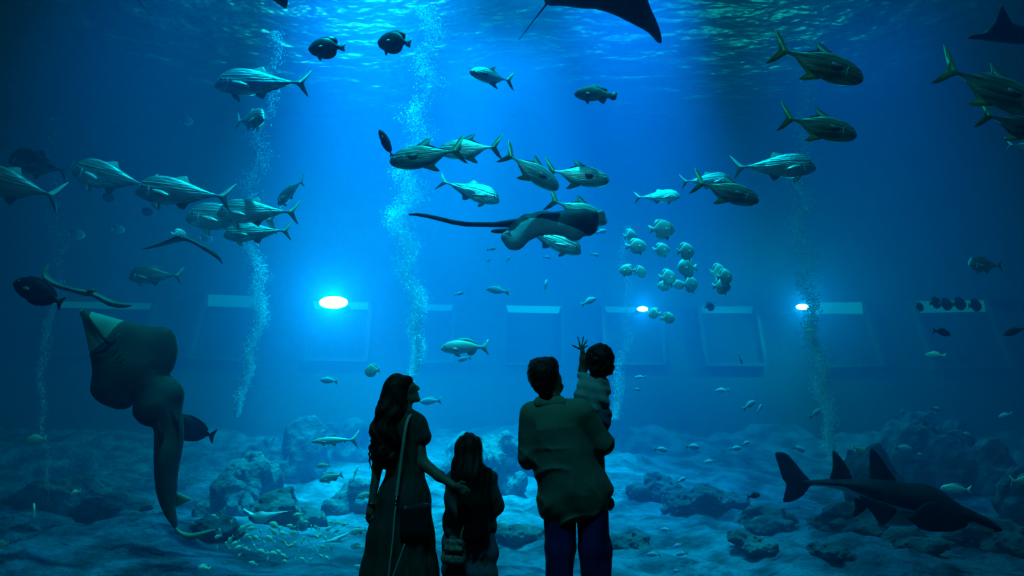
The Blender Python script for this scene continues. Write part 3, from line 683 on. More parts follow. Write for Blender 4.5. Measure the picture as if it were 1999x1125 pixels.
kd = [cone(C(1158, 790), C(1166, 815), 0.082, 0.085, 0.8), cone(C(1170, 790), C(1183, 822, 0.0), 0.045, 0.040), cone(C(1172, 818, 0.01), C(1168, 862, 0.02), 0.060, 0.045), cone(C(1150, 815, 0.03), C(1122, 850, 0.15), 0.060, 0.052)]
skinned('shorts', kd, M['white_cloth'] if False else M['skirt'], kid, k=0.02, h=0.007, disp=cr2)
for (x, y, d) in ((1191, 985, 0.0), (1113, 975, 0.18)):
    skinned('shoe', [cone(C(x - 2, y - 2, d), C(x - 1, y + 5, d + 0.05), 0.028, 0.024), cone(C(x - 1, y - 6, d), C(x - 1, y, d), 0.026, 0.028)], M['shoe'], kid, k=0.02, h=0.006)

# ------------------------------------------------------------------ fish
STRK = (1.5, 1.0, 16.0)
M['silver'] = mat('silver_scales', (0.50, 0.62, 0.60), 0.36, 0.80, noise=(3.0, (0.97, 1.0, 0.98), 4, STRK), bump=(3.5, 0.7, 0.03, STRK))
M['silver_bright'] = mat('bright_scales', (0.75, 0.85, 0.95), 0.4, 0.3, noise=(4.0, (0.95, 1.0, 0.98), 4, STRK))
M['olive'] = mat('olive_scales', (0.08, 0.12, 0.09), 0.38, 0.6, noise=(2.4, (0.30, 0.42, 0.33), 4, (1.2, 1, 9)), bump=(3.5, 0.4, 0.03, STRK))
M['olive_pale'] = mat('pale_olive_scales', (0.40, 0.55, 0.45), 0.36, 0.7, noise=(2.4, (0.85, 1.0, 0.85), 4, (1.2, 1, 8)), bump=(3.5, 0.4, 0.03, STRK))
M['fin_silver'] = mat('silver_fin', (0.34, 0.42, 0.42), 0.5, 0.2, noise=(12, (0.44, 0.52, 0.50), 2, (1, 1, 1)))
M['fin_yellow'] = mat('yellowish_fin', (0.13, 0.19, 0.06), 0.5, noise=(10, (0.20, 0.27, 0.09), 2, (1, 1, 1)))
M['fin_dark'] = mat('dark_fin', (0.04, 0.05, 0.045), 0.6, noise=(10, (0.06, 0.07, 0.06), 2, (1, 1, 1)))
M['dark_skin'] = mat('dark_skin', (0.012, 0.015, 0.018), 0.6, spec=0.12, noise=(6, (0.02, 0.024, 0.028), 3, (1, 1, 1)))
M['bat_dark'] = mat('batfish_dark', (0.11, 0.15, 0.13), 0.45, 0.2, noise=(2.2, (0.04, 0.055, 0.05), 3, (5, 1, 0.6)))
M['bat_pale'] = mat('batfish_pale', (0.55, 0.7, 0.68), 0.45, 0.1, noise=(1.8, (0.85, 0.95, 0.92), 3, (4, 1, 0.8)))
M['grouper'] = mat('mottled_brown', (0.06, 0.07, 0.04), 0.7, noise=(9, (0.16, 0.17, 0.09), 5, (1, 1, 1)))
M['yellow_fish'] = mat('pale_yellow_scales', (0.65, 0.9, 0.75), 0.5, noise=(3, (0.8, 1.0, 0.85), 2, STRK))
M['blue_fish'] = mat('pale_blue_scales', (0.40, 0.58, 0.95), 0.5, noise=(3, (0.5, 0.7, 1.0), 2, STRK))
M['eye'] = mat('eye_black', (0.004, 0.004, 0.005), 0.15)
M['eye_ring'] = mat('eye_ring', (0.85, 0.95, 0.9), 0.3, 0.4)

def loft_fish(prof, n=18, m_=26):
    """prof rows: (x from nose 0..1, top z, bottom z, half width) -> solid body, nose at +x"""
    pr = np.array(prof, float); xs = pr[:, 0]
    t = (1 - np.cos(np.linspace(0, math.pi, m_))) / 2 * (xs[-1] - xs[0]) + xs[0]
    v = []; f = []
    cols = [np.interp(t, xs, pr[:, k]) for k in (1, 2, 3)]
    for c in cols:                                    # soften the piecewise outline
        c[1:-1] = 0.25*c[:-2] + 0.5*c[1:-1] + 0.25*c[2:]
    for i, x in enumerate(t):
        zt, zb, w_ = (c[i] for c in cols); zc = (zt + zb)/2; zh = max((zt - zb)/2, 1e-4)
        for k in range(n):
            a = 2*math.pi*k/n; s, c = math.sin(a), math.cos(a)
            v.append((0.5 - x, w_ * math.copysign(abs(c)**0.9, c), zc + zh * math.copysign(abs(s)**0.95, s)))
    for i in range(m_ - 1):
        for k in range(n): f.append((i*n+k, (i+1)*n+k, (i+1)*n+(k+1) % n, i*n+(k+1) % n))
    f.append(tuple(range(n))); f.append(tuple((m_-1)*n + k for k in range(n))[::-1])
    return v, f
def fin(poly, th=0.006, y=0.0, tilt=0.0, sub=3):
    """thin solid fin in the xz plane, thickest along its middle; poly rows (x from nose, z)"""
    pts = [(0.5 - p[0], p[1]) for p in (spline(poly, sub) if sub > 1 else poly)]
    cx = sum(p[0] for p in pts)/len(pts); cz = sum(p[1] for p in pts)/len(pts)
    z0 = max((p[1] for p in pts)) if tilt else 0
    n = len(pts); v = []
    for s in (-1, 1):
        v += [(p[0], y + s*th*0.25 + tilt*(z0 - p[1]), p[1]) for p in pts] + [(cx, y + s*th + tilt*(z0 - cz), cz)]
    f = []
    for i in range(n):
        j = (i + 1) % n
        f += [(i, j, n), (n+1+j, n+1+i, 2*n+1), (i, n+1+i, n+1+j, j)]
    return v, f
def eyes(x, z, w_, r):
    out = []
    for s in (-1, 1):
        out.append(('eye', MB().ball((0.5 - x, s*w_, z), (r, r*0.5, r), 10, 6), 'eye', ('iris', MB().ball((0.5 - x, s*(w_ - r*0.12), z), (r*1.3, r*0.45, r*1.3), 12, 6), 'eye_ring')))
    return out
def gill(x, z0, z1, w_, m='eye_ring'):
    out = []
    for s in (-1, 1):
        pts = [(0.5 - x - 0.012*math.sin(math.pi*k/6), s*(w_ + 0.001 - 0.25*w_*abs(k/3 - 1)**2), z0 + (z1 - z0)*k/6) for k in range(7)]
        out.append(('gill_cover', MB().tube(pts, [0.002, 0.0045, 0.006, 0.006, 0.006, 0.0045, 0.002], 6), m))
    return out
def pect(poly, w_, tilt, m):
    return [('pectoral_fin', fin(poly, 0.004, s*w_, s*tilt), m) for s in (-1, 1)]
SPEC = {}
def species(key, body, bodymat, parts):
    out = [('body', loft_fish(body), bodymat)] + parts; res = []
    def md(nm, g, m):
        v, f = (g.v, g.f) if isinstance(g, MB) else g
        return mesh_data(nm, v, f, M[m])
    for p in out:
        res.append((p[0], md(p[0], p[1], p[2]), (p[3][0], md(p[3][0], p[3][1], p[3][2])) if len(p) > 3 else None))
    SPEC[key] = res
def trevally(key, bm, fm):
    species(key, [(0, -0.030, -0.040, 0.004), (0.015, 0.005, -0.060, 0.018), (0.05, 0.060, -0.080, 0.034), (0.10, 0.098, -0.098, 0.047), (0.17, 0.120, -0.115, 0.055), (0.27, 0.128, -0.128, 0.058), (0.38, 0.118, -0.125, 0.055),
        (0.50, 0.090, -0.095, 0.045), (0.62, 0.058, -0.060, 0.032), (0.74, 0.028, -0.028, 0.018), (0.82, 0.012, -0.012, 0.010), (0.87, 0.013, -0.013, 0.007)], bm,
        [('tail_fin', fin([(0.85, 0.012), (0.885, 0.035), (0.94, 0.080), (1.01, 0.125), (0.955, 0.050), (0.915, 0.0), (0.955, -0.050), (1.00, -0.130), (0.94, -0.085), (0.885, -0.035), (0.85, -0.012)], 0.006, sub=2), fm),
         ('dorsal_fin', fin([(0.36, 0.112), (0.43, 0.135), (0.50, 0.142), (0.475, 0.112), (0.60, 0.070), (0.76, 0.030), (0.70, 0.026), (0.55, 0.062), (0.45, 0.092)], 0.005, sub=2), fm),
         ('anal_fin', fin([(0.44, -0.105), (0.49, -0.140), (0.535, -0.150), (0.505, -0.100), (0.62, -0.064), (0.76, -0.028), (0.66, -0.040), (0.52, -0.080)], 0.005, sub=2), fm),
         ('pelvic_fin', fin([(0.20, -0.115), (0.25, -0.165), (0.28, -0.168), (0.26, -0.118)], 0.005, 0.015, 0.2), fm), ('pelvic_fin', fin([(0.20, -0.115), (0.25, -0.165), (0.28, -0.168), (0.26, -0.118)], 0.005, -0.015, -0.2), fm)]
        + pect([(0.22, -0.01), (0.30, -0.015), (0.40, -0.055), (0.30, -0.05), (0.22, -0.03)], 0.057, 0.25, 'eye_ring') + gill(0.155, 0.03, -0.075, 0.0545) + eyes(0.085, 0.012, 0.040, 0.012))
trevally('trevally', 'silver', 'fin_silver')
def pompano(key, bm, fm, pm):
    species(key, [(0, -0.020, -0.035, 0.005), (0.012, 0.012, -0.060, 0.024), (0.05, 0.055, -0.095, 0.042), (0.12, 0.092, -0.125, 0.056), (0.22, 0.122, -0.150, 0.066), (0.34, 0.138, -0.158, 0.068), (0.44, 0.130, -0.150, 0.062),
        (0.55, 0.095, -0.110, 0.047), (0.66, 0.055, -0.062, 0.030), (0.75, 0.022, -0.024, 0.016), (0.80, 0.016, -0.016, 0.011), (0.84, 0.018, -0.018, 0.007)], bm,
        [('tail_fin', fin([(0.82, 0.016), (0.855, 0.050), (0.90, 0.105), (0.96, 0.160), (1.03, 0.195), (0.955, 0.105), (0.905, 0.038), (0.89, 0.0), (0.905, -0.038), (0.95, -0.100), (1.01, -0.180), (0.95, -0.150), (0.895, -0.100), (0.855, -0.050), (0.82, -0.016)], 0.006, sub=2), fm),
         ('dorsal_fin', fin([(0.36, 0.130), (0.44, 0.165), (0.52, 0.200), (0.58, 0.205), (0.53, 0.160), (0.52, 0.112), (0.64, 0.062), (0.74, 0.024), (0.60, 0.06), (0.45, 0.115)], 0.005, sub=2), 'fin_dark' if pm == 'fin_dark' else fm),
         ('anal_fin', fin([(0.42, -0.148), (0.50, -0.185), (0.57, -0.215), (0.635, -0.220), (0.58, -0.170), (0.55, -0.115), (0.64, -0.068), (0.74, -0.026), (0.60, -0.08), (0.48, -0.130)], 0.005, sub=2), fm)]
        + pect([(0.25, 0.0), (0.30, 0.015), (0.38, 0.010), (0.355, -0.045), (0.28, -0.04)], 0.066, 0.22, pm) + gill(0.19, 0.045, -0.09, 0.063, 'fin_silver') + eyes(0.075, -0.005, 0.046, 0.014))
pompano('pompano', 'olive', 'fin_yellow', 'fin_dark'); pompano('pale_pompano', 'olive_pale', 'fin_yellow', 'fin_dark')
def bat(key, bm, fm):
    species(key, [(0, -0.02, -0.05, 0.006), (0.02, 0.04, -0.10, 0.03), (0.08, 0.16, -0.20, 0.055), (0.18, 0.27, -0.28, 0.075), (0.32, 0.34, -0.33, 0.085), (0.48, 0.345, -0.34, 0.08), (0.62, 0.27, -0.29, 0.06), (0.74, 0.13, -0.15, 0.035), (0.80, 0.07, -0.07, 0.022), (0.84, 0.06, -0.06, 0.012)], bm,
        [('tail_fin', fin([(0.82, 0.055), (0.92, 0.13), (1.0, 0.15), (0.975, 0.0), (1.0, -0.15), (0.92, -0.13), (0.82, -0.055)], 0.012, sub=3), fm),
         ('dorsal_fin', fin([(0.26, 0.31), (0.42, 0.385), (0.58, 0.40), (0.70, 0.35), (0.77, 0.25), (0.77, 0.10), (0.60, 0.22), (0.42, 0.30)], 0.012), bm),
         ('anal_fin', fin([(0.30, -0.31), (0.44, -0.385), (0.58, -0.40), (0.70, -0.35), (0.77, -0.25), (0.77, -0.10), (0.60, -0.22), (0.42, -0.30)], 0.012), bm),
         ('pelvic_fin', fin([(0.26, -0.28), (0.33, -0.44), (0.38, -0.44), (0.36, -0.30)], 0.010), 'fin_yellow')]
        + pect([(0.30, -0.02), (0.36, 0.03), (0.42, 0.0), (0.38, -0.07)], 0.083, 0.2, fm) + eyes(0.10, 0.03, 0.055, 0.022))
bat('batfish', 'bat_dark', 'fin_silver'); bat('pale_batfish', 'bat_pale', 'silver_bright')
species('grouper', [(0, -0.03, -0.05, 0.01), (0.03, 0.03, -0.09, 0.04), (0.10, 0.10, -0.13, 0.07), (0.22, 0.17, -0.165, 0.09), (0.38, 0.20, -0.18, 0.09), (0.55, 0.165, -0.15, 0.07), (0.70, 0.11, -0.10, 0.045), (0.82, 0.07, -0.065, 0.025), (0.87, 0.065, -0.06, 0.015)], 'grouper',
    [('tail_fin', fin([(0.85, 0.06), (0.93, 0.10), (1.0, 0.08), (1.01, 0.0), (1.0, -0.08), (0.93, -0.10), (0.85, -0.06)], 0.012), 'fin_dark'), ('dorsal_fin', fin([(0.25, 0.165), (0.38, 0.235), (0.55, 0.215), (0.72, 0.17), (0.76, 0.12), (0.74, 0.08), (0.5, 0.15)], 0.010), 'grouper'),
     ('anal_fin', fin([(0.60, -0.12), (0.70, -0.20), (0.76, -0.19), (0.78, -0.075)], 0.010), 'fin_dark'), ('pelvic_fin', fin([(0.28, -0.16), (0.36, -0.24), (0.40, -0.22), (0.37, -0.165)], 0.010), 'fin_dark')]
    + pect([(0.28, -0.02), (0.35, 0.01), (0.42, -0.04), (0.35, -0.09)], 0.09, 0.25, 'fin_dark') + eyes(0.11, 0.04, 0.062, 0.018))
species('mackerel', [(0, -0.005, -0.015, 0.005), (0.04, 0.025, -0.035, 0.025), (0.12, 0.055, -0.060, 0.042), (0.28, 0.080, -0.085, 0.055), (0.45, 0.080, -0.085, 0.053), (0.62, 0.052, -0.055, 0.035), (0.76, 0.022, -0.022, 0.018), (0.83, 0.012, -0.012, 0.012)], 'silver_bright',
    [('tail_fin', fin([(0.81, 0.012), (0.87, 0.06), (0.95, 0.14), (1.02, 0.20), (0.965, 0.10), (0.91, 0.0), (0.955, -0.10), (1.0, -0.19), (0.94, -0.14), (0.87, -0.06), (0.81, -0.012)], 0.006, sub=2), 'silver_bright'),
     ('dorsal_fin', fin([(0.36, 0.076), (0.44, 0.115), (0.49, 0.125), (0.475, 0.078)], 0.006), 'fin_silver'), ('anal_fin', fin([(0.42, -0.080), (0.49, -0.115), (0.52, -0.110), (0.51, -0.075)], 0.006), 'fin_silver'), ('pelvic_fin', fin([(0.22, -0.075), (0.26, -0.105), (0.29, -0.10), (0.28, -0.078)], 0.006), 'fin_silver'),
     ('finlet', fin([(0.68, -0.04), (0.71, -0.065), (0.73, -0.03)], 0.005, sub=1), 'fin_silver')] + pect([(0.22, -0.01), (0.28, 0.0), (0.34, -0.03), (0.27, -0.03)], 0.052, 0.2, 'fin_silver') + gill(0.18, 0.02, -0.045, 0.048) + eyes(0.075, 0.002, 0.034, 0.010))
species('bream', [(0, -0.03, -0.045, 0.006), (0.03, 0.02, -0.075, 0.03), (0.10, 0.085, -0.11, 0.05), (0.22, 0.135, -0.145, 0.065), (0.38, 0.150, -0.155, 0.068), (0.55, 0.125, -0.125, 0.05), (0.70, 0.075, -0.07, 0.03), (0.80, 0.035, -0.035, 0.018), (0.86, 0.030, -0.030, 0.012)], 'silver_bright',
    [('tail_fin', fin([(0.84, 0.03), (0.92, 0.10), (1.0, 0.17), (0.97, 0.06), (0.95, 0.0), (0.97, -0.06), (1.0, -0.17), (0.92, -0.10), (0.84, -0.03)], 0.008, sub=2), 'silver_bright'), ('dorsal_fin', fin([(0.28, 0.14), (0.40, 0.185), (0.58, 0.18), (0.70, 0.13), (0.76, 0.05), (0.5, 0.13)], 0.007), 'fin_silver'),
     ('anal_fin', fin([(0.55, -0.12), (0.64, -0.175), (0.72, -0.12), (0.75, -0.05)], 0.007), 'fin_silver'), ('pelvic_fin', fin([(0.28, -0.145), (0.36, -0.20), (0.42, -0.19), (0.37, -0.15)], 0.007), 'fin_silver')] + pect([(0.24, -0.03), (0.31, -0.01), (0.38, -0.06), (0.30, -0.08)], 0.064, 0.25, 'fin_silver') + gill(0.17, 0.05, -0.08, 0.056) + eyes(0.09, 0.02, 0.043, 0.014))
species('surgeonfish', [(0, -0.02, -0.04, 0.006), (0.03, 0.05, -0.08, 0.03), (0.10, 0.13, -0.14, 0.05), (0.25, 0.19, -0.19, 0.06), (0.45, 0.20, -0.20, 0.06), (0.62, 0.16, -0.16, 0.05), (0.76, 0.09, -0.09, 0.03), (0.86, 0.03, -0.03, 0.016), (0.90, 0.028, -0.028, 0.012)], 'dark_skin',
    [('tail_fin', fin([(0.88, 0.026), (0.93, 0.09), (0.99, 0.14), (0.965, 0.0), (0.99, -0.14), (0.93, -0.09), (0.88, -0.026)], 0.008, sub=2), 'dark_skin'), ('dorsal_fin', fin([(0.18, 0.17), (0.35, 0.23), (0.55, 0.22), (0.75, 0.15), (0.82, 0.06), (0.5, 0.17)], 0.008), 'dark_skin'), ('anal_fin', fin([(0.35, -0.19), (0.50, -0.23), (0.70, -0.17), (0.82, -0.06), (0.55, -0.16)], 0.008), 'dark_skin')]
    + pect([(0.24, -0.02), (0.32, 0.02), (0.38, -0.03), (0.30, -0.06)], 0.058, 0.5, 'fin_dark') + eyes(0.10, 0.04, 0.045, 0.014))
def small(key, bm, fm):
    species(key, [(0, -0.01, -0.03, 0.006), (0.05, 0.05, -0.07, 0.035), (0.18, 0.13, -0.13, 0.06), (0.38, 0.17, -0.16, 0.07), (0.58, 0.13, -0.12, 0.05), (0.75, 0.06, -0.05, 0.025), (0.82, 0.035, -0.035, 0.015)], bm,
        [('tail_fin', fin([(0.80, 0.03), (0.90, 0.11), (1.0, 0.15), (0.93, 0.0), (1.0, -0.15), (0.90, -0.11), (0.80, -0.03)], 0.010, sub=2), fm), ('dorsal_fin', fin([(0.25, 0.14), (0.40, 0.21), (0.60, 0.17), (0.68, 0.09), (0.45, 0.15)], 0.008, sub=2), fm)] + eyes(0.12, 0.02, 0.048, 0.018))
small('yellow_fish', 'yellow_fish', 'yellow_fish'); small('blue_fish', 'blue_fish', 'fin_silver'); small('dark_fish', 'dark_skin', 'fin_dark')

NAMES = {'trevally': ('trevally', 'fish'), 'pompano': ('pompano', 'fish'), 'pale_pompano': ('pompano', 'fish'), 'batfish': ('batfish', 'fish'), 'pale_batfish': ('batfish', 'fish'), 'grouper': ('grouper', 'fish'), 'mackerel': ('mackerel', 'fish'),
         'bream': ('bream', 'fish'), 'surgeonfish': ('surgeonfish', 'fish'), 'yellow_fish': ('reef_fish', 'fish'), 'blue_fish': ('reef_fish', 'fish'), 'dark_fish': ('reef_fish', 'fish')}
def place(sp, nx, ny, tx, ty, Y, dd, label, group=None, roll=0.0, few=False, zs=1.0, ws=1.0):
    """fish with its nose and tail tip at photo points; dd: how much farther from us the nose is than the tail"""
    while Y > PANE_Y + 0.6:
        a, b = P(nx, ny, Y + dd/2), P(tx, ty, Y - dd/2); c = (a + b)/2; L = (a - b).length
        if c.z > float(sand_h(c.x, c.y)) + 0.18*L + 0.04 and c.y + dd > PANE_Y + 0.3: break
        Y -= 0.15
    X = (a - b).normalized(); Z = Vector((0, 0, 1)); Yv = Z.cross(X)
    if Yv.length < 1e-3: Yv = Vector((0, 1, 0))
    Yv.normalize(); Z = X.cross(Yv)
    R = Matrix((X, Yv, Z)).transposed() @ Matrix.Rotation(math.radians(roll), 3, 'X')
    e = bpy.data.objects.new(NAMES[sp][0], None); COL.objects.link(e); e.empty_display_size = 0.1
    e.matrix_world = Matrix.LocRotScale(c, R.to_quaternion(), Vector((L, L*ws, L*zs)))
    tag(e, label, NAMES[sp][1], group)
    for nm, me, sub in SPEC[sp]:
        if few and nm not in ('body', 'tail_fin', 'dorsal_fin'): continue
        o = bpy.data.objects.new(nm, me); COL.objects.link(o); o.parent = e
        if sub and not few:
            s = bpy.data.objects.new(sub[0], sub[1]); COL.objects.link(s); s.parent = o
    return e

TG = 'silver trevallies'; PG = 'olive pompanos'
FISH = [
 ('trevally', 420, 160, 606, 162, 7.2, 0.15, 'large silver trevally alone at upper left, beneath the two dark batfish', TG),
 ('trevally', 517, 228, 462, 238, 7.6, -0.55, 'small bright silver fish turned toward us below the large upper-left trevally', TG),
 ('trevally', 20, 306, 138, 338, 8.2, 0.35, 'dim trevally farthest left in the upper row of the left shoal', TG),
 ('trevally', 144, 328, 300, 366, 7.4, 0.25, 'dark-bellied trevally whose tail is hidden behind the next head, left shoal', TG),
 ('trevally', 266, 366, 455, 386, 7.0, 0.1, 'largest brightest trevally of the left shoal, with clear gill and pelvic fins', TG),
 ('trevally', -62, 340, 122, 386, 7.0, 0.2, 'blue-backed trevally cut by the left edge of the frame', TG),
 ('trevally', 364, 420, 545, 430, 8.0, 0.15, 'trevally partly hidden behind another, directly under the brightest left trevally', TG),
 ('trevally', 424, 412, 585, 414, 7.7, 0.15, 'trevally overlapping the one ahead of it in the lower left shoal', TG),
 ('trevally', 437, 455, 570, 450, 7.9, 0.1, 'lowest clear trevally of the left shoal, beside the bubble column', TG),
 ('trevally', 543, 396, 594, 350, 8.6, 0.5, 'slim dark trevally diving steeply just right of the left shoal', TG),
 ('trevally', 252, 537, 357, 538, 9.0, 0.2, 'faint dark trevally alone above the far wall windows at left', TG),
 ('trevally', 976, 390, 855, 352, 7.4, -0.1, 'blue-grey trevally heading right above the long-tailed stingray', TG),
 ('trevally', 1592, 322, 1428, 327, 7.4, 0.1, 'bright silver trevally heading right in front of the right bubble column', TG),
 ('trevally', 1428, 350, 1328, 355, 7.9, 0.1, 'silver trevally mostly hidden behind a dark pompano at right of centre', TG),
 ('trevally', 1328, 381, 1238, 386, 8.2, -0.1, 'small silver trevally at the back of the group right of centre', TG),
 ('trevally', 1136, 490, 1010, 440, 7.6, -0.1, 'bright trevally half hidden under the long-tailed stingray', TG),
 ('trevally', 1890, 514, 1957, 520, 9.0, -0.3, 'small chubby trevally alone near the right edge above the windows', TG),
 ('trevally', 2070, 290, 1962, 282, 7.4, 0.0, 'trevally cut by the right edge, only its thin forked tail in view', TG),
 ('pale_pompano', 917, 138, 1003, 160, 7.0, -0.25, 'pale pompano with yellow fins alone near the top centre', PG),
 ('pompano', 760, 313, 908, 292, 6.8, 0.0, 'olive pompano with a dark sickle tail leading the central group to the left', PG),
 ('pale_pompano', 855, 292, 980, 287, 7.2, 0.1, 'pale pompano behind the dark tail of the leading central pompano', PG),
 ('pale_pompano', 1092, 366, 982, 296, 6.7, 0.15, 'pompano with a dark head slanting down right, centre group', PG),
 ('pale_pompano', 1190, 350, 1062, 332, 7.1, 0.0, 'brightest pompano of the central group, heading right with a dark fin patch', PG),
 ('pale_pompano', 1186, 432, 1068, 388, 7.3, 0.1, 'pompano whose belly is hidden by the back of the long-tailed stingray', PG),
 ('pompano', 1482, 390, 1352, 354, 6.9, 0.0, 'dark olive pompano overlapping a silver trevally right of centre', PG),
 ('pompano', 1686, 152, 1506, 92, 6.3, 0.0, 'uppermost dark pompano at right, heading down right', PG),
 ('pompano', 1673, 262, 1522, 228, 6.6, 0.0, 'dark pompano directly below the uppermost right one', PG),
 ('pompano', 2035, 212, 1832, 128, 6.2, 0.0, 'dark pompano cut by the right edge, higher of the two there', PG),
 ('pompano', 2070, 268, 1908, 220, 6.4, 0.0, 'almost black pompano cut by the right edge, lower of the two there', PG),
 ('grouper', 1122, 181, 1203, 188, 7.0, 0.15, 'mottled brown grouper alone near the top right of centre', None),
 ('surgeonfish', 28, 549, 124, 594, 6.4, 0.0, 'black oval surgeonfish at the left edge beside a gliding ray', None),
 ('surgeonfish', 322, 822, 421, 853, 7.4, 0.0, 'dark fish swimming behind the tail of the big guitarfish', None),
 ('bream', 860, 678, 954, 678, 8.2, 0.0, 'glowing pale bream swimming left above the girl', None),
 ('mackerel', 608, 862, 700, 858, 7.4, 0.0, 'pale slender mackerel with a scissor tail left of the woman', None),
 ('batfish', 602, 94, 674, 92, 6.8, 0.05, 'left of the two dark round batfish near the top', 'dark batfish near the top'),
 ('batfish', 738, 80, 803, 84, 6.8, 0.15, 'right of the two dark round batfish near the top', 'dark batfish near the top'),
]
for r in FISH:
    zs, ws = 1.0, 1.0
    if r[0] in ('batfish',): zs = 0.80
    if r[0] == 'trevally': zs = 1.14
    if 'pompano' in r[0]: zs = 1.10
    place(*r[:8], group=r[8], zs=zs, ws=ws)
# the narrow fish seen from behind, standing on its tail above the leading pompano
place('surgeonfish', 741, 253, 766, 306, 6.7, 0.0, 'black leaf-shaped fish turned upward at the leading pompano head', zs=0.62)

BG = 'pale batfish shoal right of centre'
for (x, y, s, d, dd, lb) in [
    (1242, 480, 42, 1, 0.1, 'brightest round batfish of the shoal, at its upper left'), (1291, 487, 34, 1, 0.15, 'bright batfish right beside the brightest one of the shoal'),
    (1292, 447, 50, 1, 0.2, 'largest darker batfish outlined by light at the top of the shoal'), (1338, 490, 34, 1, 0.3, 'soft blue batfish at the upper right of the shoal'),
    (1225, 527, 34, -1, 0.15, 'batfish at the lower left of the shoal with its tail toward us'), (1249, 531, 24, 1, 0.3, 'very faint batfish beside the lower left one'),
    (1303, 541, 34, 1, 0.3, 'upper of the overlapping batfish low in the shoal'), (1298, 557, 30, -1, 0.1, 'pale batfish tucked under another at the bottom of the shoal'),
    (1322, 556, 26, 1, 0.15, 'small bright batfish in the bottom row of the shoal'), (1346, 554, 32, 1, 0.3, 'dim batfish at the right end of the bottom row'),
    (1342, 522, 38, -1, -0.35, 'narrow bright batfish turned edgewise in the middle right of the shoal'), (1402, 532, 32, 1, 0.35, 'bright narrow batfish apart from the shoal on its right'),
    (1414, 540, 30, 1, 0.3, 'batfish overlapping the narrow one right of the shoal'), (1408, 558, 36, 1, 0.2, 'lower dim batfish of the trio right of the shoal'),
    (1303, 621, 28, 1, 0.2, 'pale batfish below the shoal near the middle wall lamp'), (1278, 612, 26, -1, 0.3, 'dim batfish just right of the middle wall lamp'),
    (1230, 461, 26, 1, 0.35, 'faint batfish above the brightest one')]:
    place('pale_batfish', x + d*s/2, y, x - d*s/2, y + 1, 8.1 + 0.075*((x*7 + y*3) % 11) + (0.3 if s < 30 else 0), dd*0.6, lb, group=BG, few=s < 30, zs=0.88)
for (x, y, s, lb) in [(148, 458, 36, 'hazy blue batfish below the left shoal, leftmost'), (230, 448, 28, 'hazy blue batfish below the left shoal, second from the left'),
    (402, 466, 26, 'small hazy batfish between the ray and the lowest trevally'), (362, 236, 30, 'blurred batfish in open water above the left shoal'), (349, 457, 30, 'bright blue batfish right behind the drooping ray')]:
    place('pale_batfish', x + s/2, y, x - s/2, y, 10.5 if x != 349 else 8.0, 0.1, lb, group='hazy batfish at left', few=True)
place('pale_batfish', 712, 726, 742, 722, 8.6, 0.1, 'pale round fish with streaming fins left of the woman head', few=True)
for (x, y, s, lb) in [(1795, 600, 16, 'dark batfish in front of the rightmost window, left end of the row'), (1826, 592, 24, 'dark batfish second in the row before the rightmost window'), (1846, 595, 26, 'dark batfish third in the row before the rightmost window'),
    (1872, 594, 28, 'dark batfish fourth in the row before the rightmost window'), (1903, 597, 26, 'dark batfish at the right end of the row before the rightmost window'), (1385, 599, 20, 'dark batfish in front of the window right of the middle lamp'),
    (210, 387, 32, 'dim dark round fish below the left shoal, nearer the edge'), (286, 414, 30, 'dim dark round fish below the brightest left trevally')]:
    place('batfish', x + s/2, y, x - s/2, y, 11.5, 0.1, lb, group='dark batfish silhouettes', few=True)

